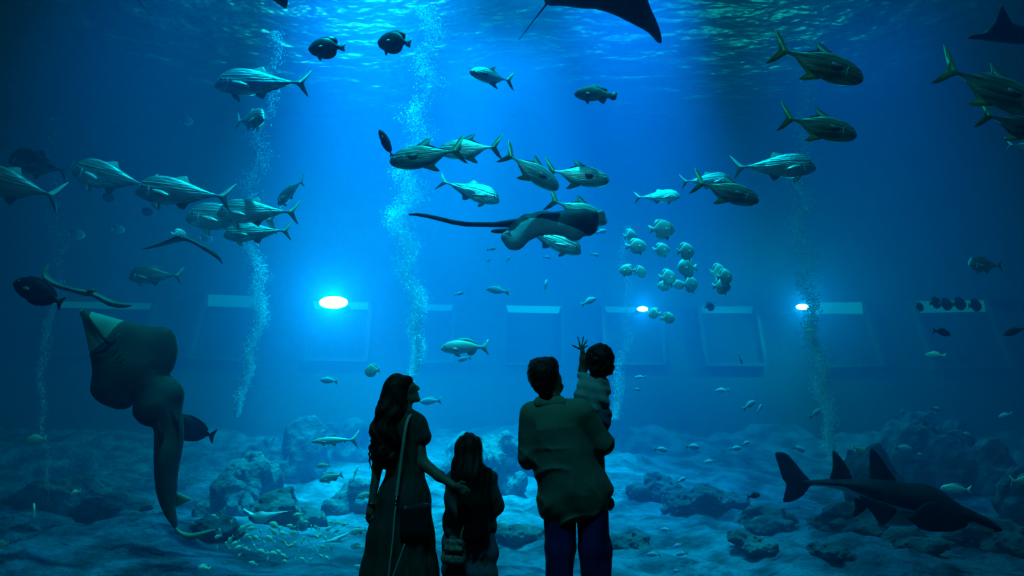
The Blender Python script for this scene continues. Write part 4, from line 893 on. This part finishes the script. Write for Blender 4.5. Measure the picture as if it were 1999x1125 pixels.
SF = 'small pale fish around the tank'
for (sp, nx, ny, tx, ty, Y, lb) in [
 ('blue_fish', 950, 564, 995, 571, 9.0, 'slim pale fish below the stingray, above the middle window'), ('blue_fish', 1164, 582, 1134, 596, 9.0, 'small curved pale fish near the middle wall lamp'),
 ('blue_fish', 1068, 545, 1062, 572, 9.2, 'small fish rising head up above the middle window'), ('blue_fish', 1184, 450, 1163, 455, 8.4, 'small pale fish just right of the stingray head'),
 ('blue_fish', 1170, 499, 1153, 496, 9.5, 'tiny fish right of the trevally under the stingray'), ('blue_fish', 968, 485, 950, 488, 9.5, 'tiny fish left of the stingray belly'), ('blue_fish', 996, 500, 988, 512, 9.3, 'tiny fish directly below the stingray wing'),
 ('blue_fish', 958, 506, 950, 512, 9.6, 'tiniest fish left below the stingray wing'), ('blue_fish', 1075, 503, 1060, 502, 9.6, 'tiny fish below the hidden trevally'), ('blue_fish', 893, 704, 920, 698, 9.0, 'small pale fish just under the glowing bream'),
 ('blue_fish', 905, 572, 888, 576, 9.8, 'faint small fish above the window left of centre'), ('blue_fish', 625, 742, 660, 745, 9.5, 'faint small fish left of the round streaming fish'), ('blue_fish', 820, 785, 862, 782, 9.0, 'faint slim fish beside the woman chin'),
 ('blue_fish', 1449, 711, 1441, 692, 8.6, 'tiny bright fish diving in open water right of the child'), ('blue_fish', 1396, 763, 1424, 762, 8.6, 'oval blue fish right of the man shoulder'),
 ('blue_fish', 1474, 783, 1450, 800, 8.4, 'oval blue fish with a yellow tail right of the man'), ('blue_fish', 1487, 790, 1478, 808, 8.8, 'thin fish beside the yellow-tailed blue one'), ('blue_fish', 1603, 799, 1580, 815, 8.8, 'blue fish in front of the right bubble column'),
 ('blue_fish', 1303, 880, 1277, 876, 8.0, 'bluish fish nearest the man elbow on its right'), ('blue_fish', 1366, 873, 1338, 872, 8.0, 'bluish fish between the man and the big wedgefish'), ('blue_fish', 1447, 875, 1424, 877, 8.2, 'bluish fish close to the wedgefish tail, lower of a pair'),
 ('blue_fish', 1463, 863, 1448, 869, 8.6, 'tiny fish at the upper right of a pair by the wedgefish tail'), ('blue_fish', 1572, 881, 1547, 872, 8.0, 'blue fish just above the wedgefish tail'), ('blue_fish', 1374, 903, 1398, 900, 8.0, 'blue fish below the gap between man and wedgefish'),
 ('blue_fish', 1339, 933, 1321, 942, 8.0, 'small fish low between man and wedgefish'), ('bream', 1692, 883, 1664, 872, 7.6, 'pale round fish between the two upper fins of the wedgefish'), ('blue_fish', 1782, 878, 1745, 873, 8.4, 'dim fish above the back of the wedgefish'),
 ('blue_fish', 1801, 889, 1788, 888, 8.2, 'tiny fish right above the wedgefish shoulder'), ('blue_fish', 1837, 801, 1818, 796, 8.8, 'small fish before the right rock mound'), ('blue_fish', 1896, 852, 1875, 845, 8.4, 'blue fish low on the right rock mound'),
 ('blue_fish', 1949, 814, 1978, 807, 8.0, 'pale blue fish near the right edge above the rocks'), ('yellow_fish', 1806, 692, 1848, 695, 8.4, 'greenish striped fish below the rightmost window'), ('bream', 1835, 952, 1897, 957, 7.8, 'pale fish partly hidden behind the wedgefish shoulder'),
 ('bream', 2030, 936, 1972, 940, 7.6, 'pale fish cut by the right edge beside the wedgefish'), ('yellow_fish', 1570, 646, 1592, 645, 9.0, 'tiny greenish fish under the right wall lamp'), ('dark_fish', 1856, 653, 1820, 645, 9.0, 'dark fish just below the rightmost window'),
 ('dark_fish', 1958, 654, 2005, 640, 8.2, 'dark fish cut by the right edge below the windows'), ('dark_fish', 1484, 966, 1458, 971, 7.8, 'small dark fish on the sand left of the wedgefish tail'),
 ('blue_fish', 1289, 1034, 1311, 1035, 7.6, 'bright fish low at right of the man trousers, topmost there'), ('blue_fish', 1262, 1083, 1290, 1083, 7.2, 'bright fish near the bottom, closest to the man trousers'), ('blue_fish', 1319, 1084, 1343, 1079, 7.2, 'bright fish near the bottom, right of the closest one'),
 ('blue_fish', 1314, 1069, 1334, 1062, 7.3, 'bright fish near the bottom, tilted, above its neighbour'), ('blue_fish', 1314, 1116, 1328, 1114, 7.0, 'tiny fish at the very bottom right of the man'),
 ('bream', 618, 910, 646, 909, 8.0, 'pale fish just under the slender mackerel'), ('bream', 623, 938, 670, 926, 7.8, 'pale deep-bodied fish under the mackerel, larger'), ('mackerel', 699, 908, 687, 942, 7.8, 'starry pale fish seen head on beside the woman arm'),
 ('bream', 696, 972, 730, 962, 7.4, 'pale fish partly behind the woman hand'), ('yellow_fish', 50, 859, 92, 857, 8.6, 'blue fish alone at the far left above the sand'), ('yellow_fish', 66, 982, 67, 1012, 7.8, 'upright crescent fish at the lower left'),
 ('yellow_fish', 137, 966, 158, 959, 8.0, 'small fish left of the guitarfish tail'), ('yellow_fish', -10, 1062, 18, 1063, 7.0, 'greenish fish cut by the left edge at the bottom'), ('yellow_fish', 388, 1110, 412, 1112, 6.8, 'rounder yellowish fish at the bottom left, under the shoal'),
 ('bream', 690, 1105, 718, 1115, 6.8, 'pale fish at the bottom beside the dress hem'), ('bream', 682, 1040, 716, 1034, 7.0, 'pale fish at the edge of the shoal by the dress'), ('bream', 684, 1066, 712, 1070, 7.0, 'dim fish between shoal and dress'),
 ('blue_fish', 1238, 738, 1262, 736, 9.6, 'hazy fish just right of the child back'), ('blue_fish', 1252, 762, 1236, 760, 9.6, 'hazy fish below the one beside the child')]:
    L = math.hypot(nx - tx, ny - ty)
    place(sp, nx, ny, tx, ty, Y, 0.08, lb, group=SF, few=L < 30)

# shoal of small yellow-striped fish over the sand, lower left
SC = [(785,635,110,30),(470,655,90,-30),(560,660,80,-12),(765,690,80,38),(865,710,75,12),(975,705,80,-6),(940,640,75,15),(510,730,75,-20),(545,765,60,55),(605,757,75,32),(740,765,95,38),(680,808,55,75),(878,798,55,50),
 (905,840,60,60),(945,830,70,-25),(985,798,55,-30),(1060,770,55,-60),(1115,775,40,85),(1185,740,60,30),(1230,720,65,-50),(1275,760,60,70),(1240,838,65,12),(1170,853,45,80),(1130,848,45,-75),(1200,880,40,-70),(1020,885,40,-75),
 (660,895,95,22),(755,905,95,12),(825,895,70,35),(875,935,70,25),(885,985,60,18),(715,950,45,-70),(985,945,40,-75),(1055,965,60,35),(1130,970,60,-40),(1230,930,55,30),(1285,945,60,40),(585,840,60,65),(505,865,75,22),(435,845,90,-22),
 (320,825,70,60),(350,770,90,-55),(400,805,85,-25),(245,690,60,80),(230,740,70,-15),(220,850,45,85),(440,920,55,-45),(195,545,70,28),(1010,530,90,-8),(1040,580,70,60),(1090,600,55,10),(1140,650,50,80),(1185,655,55,55),(1215,665,45,70),
 (1335,600,60,8),(1315,660,70,-25),(1400,605,55,15),(1250,540,75,85),(460,690,55,-60),(530,630,60,-35),(570,1005,80,20),(1335,850,70,85),(640,680,50,70),(365,590,60,-65),(1045,800,45,75),(1380,690,60,-30),(1465,620,60,-10),(95,1045,110,8)]
rs = random.Random(11)
for (cx, cy, ln, ang) in SC:
    x, y = 380 + cx*0.2, 900 + cy*0.2; l = ln*0.2*1.2; a = math.radians(ang); d = -1 if rs.random() < 0.75 else 1
    place('yellow_fish', x + d*l/2*math.cos(a), y + d*l/2*math.sin(a), x - d*l/2*math.cos(a), y - d*l/2*math.sin(a), rs.uniform(6.7, 7.3), rs.uniform(-0.04, 0.04),
          'small yellow-green striped fish in the shoal over the lower left sand', group='yellow-striped shoal', few=True, zs=1.25, ws=1.3)

# ------------------------------------------------------------------ rays, guitarfish, wedgefish
M['ray_dark'] = mat('ray_back', (0.012, 0.016, 0.024), 0.6, spec=0.12, noise=(7, (0.025, 0.032, 0.042), 4, (1, 1, 1)))
M['ray_pale'] = mat('ray_underside', (0.20, 0.27, 0.30), 0.6, noise=(4, (0.26, 0.34, 0.36), 4, (1, 1, 1)), bump=(9, 0.3, 0.02, (1, 1, 1)))
M['ray_green'] = mat('ray_brown', (0.05, 0.065, 0.045), 0.6, noise=(5, (0.08, 0.10, 0.07), 4, (1, 1, 1)))
M['guitar'] = mat('guitarfish_skin', (0.032, 0.050, 0.040), 0.6, spec=0.12, noise=(4, (0.050, 0.072, 0.058), 5, (1, 1, 1)), bump=(7, 0.3, 0.02, (1, 1, 1)))
M['snout'] = mat('translucent_snout', (0.12, 0.24, 0.17), 0.5, noise=(5, (0.16, 0.30, 0.21), 4, (1, 1, 1)))
M['snout'].node_tree.nodes['Principled BSDF'].inputs['Transmission Weight'].default_value = 0.0
M['wedge'] = mat('wedgefish_back', (0.010, 0.012, 0.020), 0.55, spec=0.12, noise=(6, (0.022, 0.026, 0.036), 4, (1, 1, 1)))
M['wedge_pale'] = mat('wedgefish_belly', (0.26, 0.36, 0.34), 0.6, noise=(4, (0.34, 0.45, 0.42), 3, (1, 1, 1)))

def ray_root(name, px, py, Y, label, cat='ray', group=None):
    return empty(name, P(px, py, Y), label, cat, group)
def plate(name, poly, Y, m, par, t, w_, h=0.012, normal=(0, -1, 0), off=0.0, n=3, at=None, bumps=(), bend=None, fm=None):
    """solid body or fin with the outline poly (photo points) lying in a plane through the thing"""
    cx, cy = at or poly[0]
    fr = frame_at(cx, cy, Y, normal, (1, 0, 0))
    pl = spline([to_plane(fr, *p) for p in poly], n)
    bl = [(*to_plane(fr, b[0], b[1]), b[2], b[3]) for b in bumps]
    V, F = pillow(pl, t, w_, h, bl)
    V[:, 2] += off
    if bend: V = bend(V)
    fmat = None
    if fm:
        fmat = fm(V, F, fr); m = m if isinstance(m, list) else [m]
    return mk(name, from_plane(fr, V), F, m, par, fmat=fmat)
def wing_loft(pts, chord, th, sweep, Yd, n=14):
    """wing spanning along photo points, chord running away from us"""
    v = []; f = []
    P3 = [np.array(P(x, y, Yd + s)) for (x, y), s in zip(pts, sweep)]
    for i, p in enumerate(P3):
        t = P3[min(i+1, len(P3)-1)] - P3[max(i-1, 0)]; t /= np.linalg.norm(t); c = np.array((0, 1.0, 0)); u = np.cross(t, c); u /= np.linalg.norm(u)
        for k in range(n):
            a = 2*math.pi*k/n; v.append(p + c*chord[i]*math.cos(a) + u*th[i]*math.sin(a))
    for i in range(len(P3)-1):
        for k in range(n): f.append((i*n+k, i*n+(k+1) % n, (i+1)*n+(k+1) % n, (i+1)*n+k))
    f += [tuple(range(n))[::-1], tuple((len(P3)-1)*n + k for k in range(n))]
    return v, f

# giant guitarfish hanging against the pane, belly to us
GY = 6.6
gf = ray_root('guitarfish', 250, 720, GY, 'huge dark guitarfish hanging head up at left, pale pointed snout, tail curling right', 'guitarfish')
out = [(158,608),(166,645),(174,682),(181,724),(178,750),(178,768),(195,787),(230,800),(254,795),(262,782),(259,800),(262,815),(278,830),(299,837),(301,860),(301,885),(302,937),(308,972),(322,1007),(343,1033),
       (346,1018),(342,989),(345,955),(348,920),(356,876),(359,841),(355,798),(360,772),(354,750),(332,731),(339,719),(347,684),(343,658),(330,641),(295,637),(237,624),(200,614),(165,605)]
def gmat(V, F, fr):
    a = [np.array(to_plane(fr, *p)) for p in ((150,600),(250,618),(214,672),(170,700))]
    c = V[F].mean(1); d = poly_sd(a, c[:, 0], c[:, 1]); return (d > 0).astype(int)
plate('body', out, GY, [M['guitar'], M['snout']], gf, 0.10, 0.20, 0.013, normal=(0.05, -1, 0.12), n=3, at=(260, 760), bumps=[(250, 720, 0.25, 0.05), (320, 800, 0.16, 0.05), (330, 900, 0.2, 0.03)], fm=gmat)
def gpt(x, y, d): return np.array(P(x, y, GY - d))
MB().tube([gpt(161, 609, 0.03), gpt(178, 632, 0.10), gpt(200, 658, 0.15), gpt(214, 672, 0.17)], [0.035, 0.022, 0.018, 0.022], 10, 0.5).build('rostrum_ridge', M['guitar'], gf)
MB().tube([gpt(184, 692, 0.14), gpt(205, 684, 0.18), gpt(222, 668, 0.19), gpt(235, 648, 0.15)], [0.008, 0.018, 0.018, 0.008], 8, 0.6).build('mouth_fold', M['ray_dark'], gf)
for pts in ([(308, 818), (314, 850), (318, 880)], [(335, 800), (344, 825), (349, 850)]):
    MB().tube([gpt(x, y, 0.145) for x, y in pts], [0.010, 0.028, 0.008], 8, 0.35).build('clasper', M['ray_dark'], gf)
plate('dorsal_fin', [(343,962),(358,966),(373,975),(358,984),(342,990)], GY + 0.05, M['snout'], gf, 0.02, 0.03, 0.008, n=3)
plate('tail_fin', [(338,1022),(352,1036),(372,1041),(398,1037),(424,1033),(402,1045),(376,1054),(356,1048),(342,1036)], GY + 0.02, M['snout'], gf, 0.03, 0.04, 0.008, n=3)
for g in ((225, 690), (232, 697), (239, 705)):
    MB().tube([gpt(g[0]-6, g[1]+6, 0.165), gpt(g[0]+5, g[1]-6, 0.165)], 0.005, 6).build('gill_slit', M['ray_dark'], gf)

# wedgefish cruising right
WY = 7.0
wf = ray_root('wedgefish', 1740, 970, WY, 'black shark-like wedgefish with two tall back fins cruising right over the sand', 'wedgefish')
wo = [(1566,936),(1582,937),(1620,935),(1663,934),(1705,934),(1750,939),(1784,943),(1797,943),(1825,952),(1851,970),(1869,983),(1895,996),(1921,1009),(1938,1021),(1951,1032),(1950,1039),(1929,1040),(1910,1030),(1888,1024),(1862,1030),
      (1830,1020),(1800,1005),(1770,998),(1740,996),(1700,985),(1662,965),(1641,958),(1605,950),(1581,949),(1566,947)]
def wmat(V, F, fr):
    c = V[F].mean(1); p1 = np.array([to_plane(fr, x, y) for x, y in ((1580,946),(1640,950),(1690,972),(1740,988),(1790,1000),(1860,1022),(1890,1018),(1930,1034),(1930,1060),(1580,1060))])
    return (poly_sd(p1, c[:, 0], c[:, 1]) > 0).astype(int)
plate('body', wo, WY, [M['wedge'], M['wedge_pale']], wf, 0.15, 0.16, 0.013, n=3, at=(1740, 970), normal=(0, -1, 0.1), fm=wmat)
for nm, pl, dy, t in (('tail_fin', [(1512,886),(1520,882),(1535,885),(1550,900),(1566,920),(1582,938),(1583,946),(1576,958),(1566,970),(1547,980),(1528,981),(1532,960),(1534,945),(1527,935),(1520,912)], 0.0, 0.018),
        ('dorsal_fin', [(1620,940),(1625,915),(1624,890),(1627,879),(1641,892),(1656,915),(1665,940),(1655,950)], 0.0, 0.022), ('dorsal_fin', [(1696,945),(1697,923),(1697,890),(1700,874),(1719,892),(1736,918),(1752,943),(1730,955)], 0.0, 0.024),
        ('pelvic_fin', [(1675,968),(1700,972),(1748,990),(1750,1000),(1740,1014),(1727,1026),(1716,1024),(1700,1000)], -0.16, 0.016), ('pelvic_fin', [(1668,972),(1685,974),(1694,992),(1680,1004),(1663,1013),(1668,992)], 0.14, 0.012),
        ('pectoral_fin', [(1782,1000),(1815,978),(1855,990),(1888,1018),(1885,1030),(1862,1038),(1830,1040),(1799,1035),(1779,1020),(1769,1010)], -0.17, 0.022)):
    plate(nm, pl, WY + dy, M['wedge'], wf, t, 0.06, 0.010, n=3)
plate('pectoral_fin', [(1740,995),(1790,1000),(1800,1022),(1770,1028),(1730,1024)], WY + 0.15, M['wedge_pale'], wf, 0.015, 0.05, 0.010, n=3)
MB().ball(P(1898, 1001, WY - 0.09), 0.018).build('eye', M['eye'], wf)

# long-tailed stingray in the middle
SY = 6.8
st = ray_root('stingray', 1090, 440, SY, 'big stingray with a long straight tail and pale underside, gliding right in the centre', 'ray')
so = [(1000,432),(1011,426),(1023,417),(1036,416),(1057,410),(1080,412),(1100,409),(1120,407),(1142,406),(1160,411),(1168,413),(1168,435),(1165,452),(1154,461),(1140,463),(1132,470),(1122,473),(1110,470),(1099,463),(1080,460),(1057,462),(1034,472),
      (1023,484),(1011,492),(995,491),(985,481),(977,466),(980,458),(990,450)]
def smat(V, F, fr):
    pd = np.array([to_plane(fr, x, y) for x, y in ((985,440),(1000,470),(985,462),(1004,455),(1017,440),(1035,431),(1060,431),(1090,440),(1120,452),(1146,462),(1200,480),(1200,390),(985,390))])
    pt = np.array([to_plane(fr, x, y) for x, y in ((960,455),(1020,520),(1010,484),(990,478),(978,455))])
    c = V[F].mean(1); return ((poly_sd(pd, c[:, 0], c[:, 1]) < 0)).astype(int)
def sbend(V): V = V.copy(); V[:, 2] += 0.18*np.clip(-V[:, 1], -0.2, 0.4); return V
plate('body', so, SY, [M['ray_dark'], M['ray_pale']], st, 0.075, 0.13, 0.009, n=3, at=(1080, 440), normal=(0, -1, 0.15), bumps=[(1130, 425, 0.14, 0.05)], bend=sbend, fm=smat)
tp = [(1030,434,0.0),(1005,436,0.0),(965,439,0.05),(909,438,0.12),(885,434,0.15),(861,428,0.18),(835,422,0.2),(815,419,0.2),(798,419,0.22)]
MB().tube([P(x, y, SY + d) for x, y, d in tp], [0.060, 0.046, 0.028, 0.025, 0.026, 0.024, 0.022, 0.018, 0.008], 12).build('tail', M['ray_dark'], st)
plate('pelvic_fin', [(1000,446),(980,446),(962,448),(958,453),(968,456),(990,456),(1004,458)], SY - 0.02, M['ray_dark'], st, 0.02, 0.03, 0.007, n=3)
plate('snout_lobe', [(1160,416),(1170,411),(1178,410),(1182,421),(1179,434),(1166,436)], SY + 0.05, M['ray_pale'], st, 0.015, 0.03, 0.007, n=3)

# manta at the top
m1 = ray_root('manta_ray', 1180, 0, 6.2, 'large black ray spreading across the top edge, wing pointing down right, whip tail', 'ray')
plate('body', [(1062,-2),(1068,9),(1076,12),(1095,12),(1135,17),(1165,19),(1200,30),(1240,50),(1265,64),(1287,86),(1292,76),(1285,48),(1270,14),(1258,-20),(1238,-60),(1200,-85),(1140,-80),(1090,-50)], 6.2, M['ray_dark'], m1, 0.09, 0.16, 0.012, n=3, at=(1170, 0), normal=(0, -0.8, -0.6))
MB().tube([P(1070, 4, 6.2), P(1045, 36, 6.3), P(1013, 78, 6.4)], [0.012, 0.006, 0.003], 8).build('tail', M['ray_dark'], m1)
m2 = ray_root('manta_ray', 545, -20, 6.6, 'dark wing tip of a ray poking in at the top edge left of centre', 'ray')
plate('body', [(526,-4),(540,6),(553,15),(558,18),(562,8),(563,-6),(575,-50),(520,-80),(470,-60),(490,-30)], 6.6, M['guitar'], m2, 0.04, 0.08, 0.010, n=3, at=(540, -10), normal=(0, -0.8, -0.6))
m3 = ray_root('manta_ray', 1950, 60, 6.6, 'dim ray with a raised pointed wing in the top right corner', 'ray')
plate('wing', [(1928,60),(1940,40),(1950,14),(1954,10),(1962,20),(1975,44),(1990,60),(1985,72),(1940,72)], 6.6, M['ray_dark'], m3, 0.025, 0.06, 0.010, n=3)
plate('body', [(1890,72),(1898,68),(1912,66),(1930,56),(1950,48),(1975,46),(2010,58),(2050,72),(2060,84),(2000,86),(1950,82),(1905,76),(1893,76)], 6.65, M['ray_dark'], m3, 0.06, 0.08, 0.011, n=3)
m4 = ray_root('manta_ray', 240, -50, 6.6, 'ray above the frame at upper left, only its thin pale tail hanging in', 'ray')
plate('body', [(262,-8),(250,-40),(200,-60),(170,-90),(230,-110),(290,-100),(330,-70),(275,-30)], 6.6, M['ray_green'], m4, 0.05, 0.08, 0.012, n=3)
MB().tube([P(264, -10, 6.6), P(278, 10, 6.6), P(296, 32, 6.6)], [0.008, 0.005, 0.002], 8).build('tail', M['ray_pale'], m4)

# two rays gliding edge-on at left
e1 = ray_root('eagle_ray', 353, 466, 7.6, 'slim ray seen edge-on with both wings drooping, below the left shoal', 'ray', 'edge-on rays at left')
v, f = wing_loft([(278,487),(295,483),(315,478),(335,471),(352,465),(368,468),(385,476),(402,486),(418,496),(428,505),(434,515)], [0.01,0.03,0.05,0.07,0.10,0.08,0.06,0.05,0.04,0.03,0.01], [0.003,0.009,0.013,0.018,0.026,0.022,0.022,0.026,0.026,0.018,0.004], [0.1,0.08,0.05,0.02,0,0.02,0.03,0.05,0.08,0.12,0.15], 7.6)
mk('body', v, f, M['ray_green'], e1)
MB().tube([P(354, 462, 7.35), P(354, 466, 7.25)], [0.028, 0.016], 10).build('head', M['ray_green'], e1)
e2 = ray_root('eagle_ray', 165, 573, 7.0, 'ray seen edge-on, left wing curled up and right wing tip forked, above the guitarfish', 'ray', 'edge-on rays at left')
v, f = wing_loft([(94,517),(87,533),(92,545),(105,554),(122,561),(142,566),(165,572),(182,574),(198,582),(215,592),(232,596),(246,597),(257,597)], [0.01,0.04,0.06,0.06,0.07,0.10,0.12,0.10,0.07,0.05,0.04,0.03,0.01], [0.004,0.020,0.028,0.030,0.026,0.024,0.032,0.026,0.030,0.034,0.032,0.022,0.005], [0]*13, 7.0)
mk('body', v, f, M['ray_green'], e2)
MB().tube([P(176, 570, 6.72), P(182, 568, 6.6)], [0.032, 0.014], 10).ball(P(183, 567, 6.66), 0.02).build('head', M['ray_green'], e2)
MB().tube([P(150, 566, 7.2), P(124, 560, 7.4), P(62, 552, 7.7)], [0.010, 0.006, 0.002], 6).build('tail', M['ray_pale'], e2)

# pale rays resting low over the sand, lower left
s1 = ray_root('eagle_ray', 508, 1012, 7.6, 'pale ray with pointed wings low over the sand above the yellow shoal', 'ray')
plate('body', [(472,991),(482,1002),(490,1010),(500,1020),(506,1024),(516,1022),(526,1014),(545,1004),(572,997),(545,999),(520,1000),(508,998),(495,1002)], 7.6, M['silver_bright'], s1, 0.05, 0.08, 0.010, n=3)
s2 = ray_root('guitarfish', 660, 1048, 7.0, 'pale flat fish with a forked outline lying at the right end of the shoal', 'guitarfish')
plate('body', [(612,1060),(640,1055),(650,1050),(665,1045),(682,1039),(672,1050),(664,1054),(676,1058),(655,1060),(640,1060)], 7.0, M['silver_bright'], s2, 0.04, 0.06, 0.009, n=2)

# ------------------------------------------------------------------ reef rocks
k = 0
for (px, Y, w_, d_, h_, lb) in [
    (500, 11.8, 0.78, 0.7, 1.35, 'tall dark rock under the second bubble column'), (585, 13.8, 1.15, 0.8, 1.75, 'highest rock of the left reef, dark and rounded'), (675, 15.4, 1.0, 0.7, 1.2, 'lower rock at the right end of the left reef'), (450, 11.2, 0.6, 0.6, 0.7, 'low dark boulder at the left foot of the left reef'),
    (560, 10.2, 0.9, 0.6, 0.75, 'dark boulder before the left reef, above the pale ray'), (905, 13.8, 0.9, 0.7, 1.0, 'hazy rock behind the girl head'), (980, 13.2, 0.9, 0.7, 1.2, 'hazy rock between the girl and the man'), (1040, 14.5, 1.1, 0.7, 1.3, 'hazy rock directly behind the man back'),
    (1690, 11.0, 0.85, 0.7, 1.30, 'pale green rock at the foot of the right bubble column'), (1780, 15.2, 1.4, 0.8, 1.5, 'mid-height rock between the two tall rocks at right'), (1860, 12.9, 1.3, 0.9, 1.85, 'tallest dark rock at the right'), (1960, 10.9, 0.8, 0.6, 0.9, 'sloping dark rock at the right edge'),
    (1270, 12.5, 0.7, 0.6, 0.55, 'low rock just right of the man'), (1370, 11.0, 0.8, 0.6, 0.45, 'low rock on the sand between man and wedgefish'), (1480, 10.0, 0.7, 0.5, 0.40, 'low rock below the wedgefish tail'), (1640, 9.4, 0.8, 0.5, 0.35, 'flat rock below the middle of the wedgefish'),
    (1600, 8.2, 0.35, 0.3, 0.22, 'small stone near the bottom right, below the wedgefish belly'), (1440, 8.6, 0.45, 0.35, 0.25, 'small stone near the bottom between man and wedgefish'), (120, 12.5, 1.4, 0.8, 0.8, 'broad low rock at far left behind the guitarfish'), (250, 11.2, 1.1, 0.7, 0.5, 'flat rock left of the guitarfish tail'),
    (60, 9.2, 0.8, 0.5, 0.30, 'flat stone low at the left edge'), (420, 8.8, 0.55, 0.4, 0.35, 'stone right of the guitarfish tail tip'), (700, 11.5, 0.7, 0.5, 0.6, 'rock beside the woman arm'), (1010, 9.8, 0.6, 0.4, 0.35, 'stone seen between the girl and the man trousers'),
    (1230, 9.0, 0.5, 0.4, 0.35, 'stone close to the man trousers'), (1750, 8.6, 0.6, 0.4, 0.3, 'stone below the wedgefish pectoral fin'), (1900, 9.0, 0.7, 0.5, 0.4, 'stone below the wedgefish snout')]:
    k += 1; rock('rock', px, 0, Y, w_, d_, h_, lb, 40 + k)

# ------------------------------------------------------------------ bubble columns
bm_ = bpy.data.materials.new('bubbles'); bm_.use_nodes = True; nt = bm_.node_tree; b = nt.nodes['Principled BSDF']
b.inputs['Base Color'].default_value = (0.75, 0.88, 0.95, 1); b.inputs['Roughness'].default_value = 0.25
OCT = np.array([(1,0,0),(-1,0,0),(0,1,0),(0,-1,0),(0,0,1),(0,0,-1)], float)
OF = np.array([(0,2,4),(2,1,4),(1,3,4),(3,0,4),(2,0,5),(1,2,5),(3,1,5),(0,3,5)])
def column(path, Y, n, r0, r1, seed, label):
    rg = np.random.RandomState(seed); p = np.array(spline([np.array(q, float) for q in path], 8, False))
    w8 = p[:, 3] / p[:, 3].sum(); i = rg.choice(len(p) - 1, n, p=w8[:-1]/w8[:-1].sum()); t = rg.rand(n)[:, None]
    c = p[i]*(1 - t) + p[i+1]*t
    ph = rg.rand(4)*6
    x = c[:, 0] + c[:, 2]*np.clip(rg.randn(n)*0.42, -1.3, 1.3) + c[:, 2]*0.35*np.sin(c[:, 1]*0.06 + ph[0]); dy = rg.randn(n)*0.10
    ctr = np.array([P(a, b_, Y + d) for a, b_, d in zip(x, c[:, 1], dy)])
    r = rg.uniform(r0, r1, n) * (0.7 + 0.6*rg.rand(n)**3)
    V = (ctr[:, None, :] + OCT[None]*r[:, None, None]).reshape(-1, 3); F = (OF[None] + 6*np.arange(n)[:, None, None]).reshape(-1, 3)
    o0 = ctr.mean(0); o = mk('bubble_column', V, F, bm_, off=o0, smooth=True); o.location = o0
    tag(o, label, 'bubbles', 'bubble columns', 'stuff')
# rows: px, py, half width px, density
column([(100,230,22,.3),(108,420,24,.4),(120,540,22,.5),(95,640,16,.6),(80,740,12,.8),(88,860,10,.7),(97,985,8,.5)], 12.0, 1500, 0.005, 0.010, 1, 'faintest bubble column, at the far left behind the guitarfish')
column([(540,60,16,.5),(530,160,20,.5),(505,300,24,.6),(492,400,26,.7),(488,480,22,.8),(508,560,20,1.2),(500,640,16,1.7),(482,720,13,1.9),(468,790,9,1.6),(460,815,3,.8)], 12.0, 8000, 0.007, 0.015, 2, 'narrow slanting bubble column left of the large wall lamp')
column([(835,10,26,.6),(838,120,30,.7),(815,250,34,.9),(792,380,34,1.1),(785,460,26,1.2),(806,560,24,1.2),(816,640,16,1.8),(812,700,12,1.8),(806,760,6,1.3)], 12.0, 15000, 0.007, 0.015, 3, 'widest bubble column, rising behind the woman head')
column([(1222,440,12,.3),(1218,520,12,.4),(1225,600,12,.5),(1216,700,16,.8),(1204,770,14,.9),(1206,820,10,.6)], 12.4, 2200, 0.005, 0.010, 4, 'faint bubble column right behind the child')
column([(1580,60,22,.5),(1568,200,24,.6),(1562,340,24,.8),(1566,450,26,1.0),(1578,560,24,1.0),(1584,640,16,1.2),(1598,710,24,1.8),(1612,790,18,1.5),(1622,860,12,1.2),(1628,900,4,.6)], 11.6, 8000, 0.007, 0.015, 5, 'bubble column at right, ending above the wedgefish')
for (x, y, lb) in ((980, 293, 'tiny cluster of bubbles between two pompano tails'), (1597, 305, 'tiny cluster of bubbles above the nose of the right silver trevally')):
    mb = MB()
    for i in range(7): mb.ball(P(x - 8 + i*2.7, y + (1.5 if i % 2 else -1), 7.2), 0.006, 8, 6)
    tag(mb.build('bubble_cluster', bm_), lb, 'bubbles', kind='stuff')
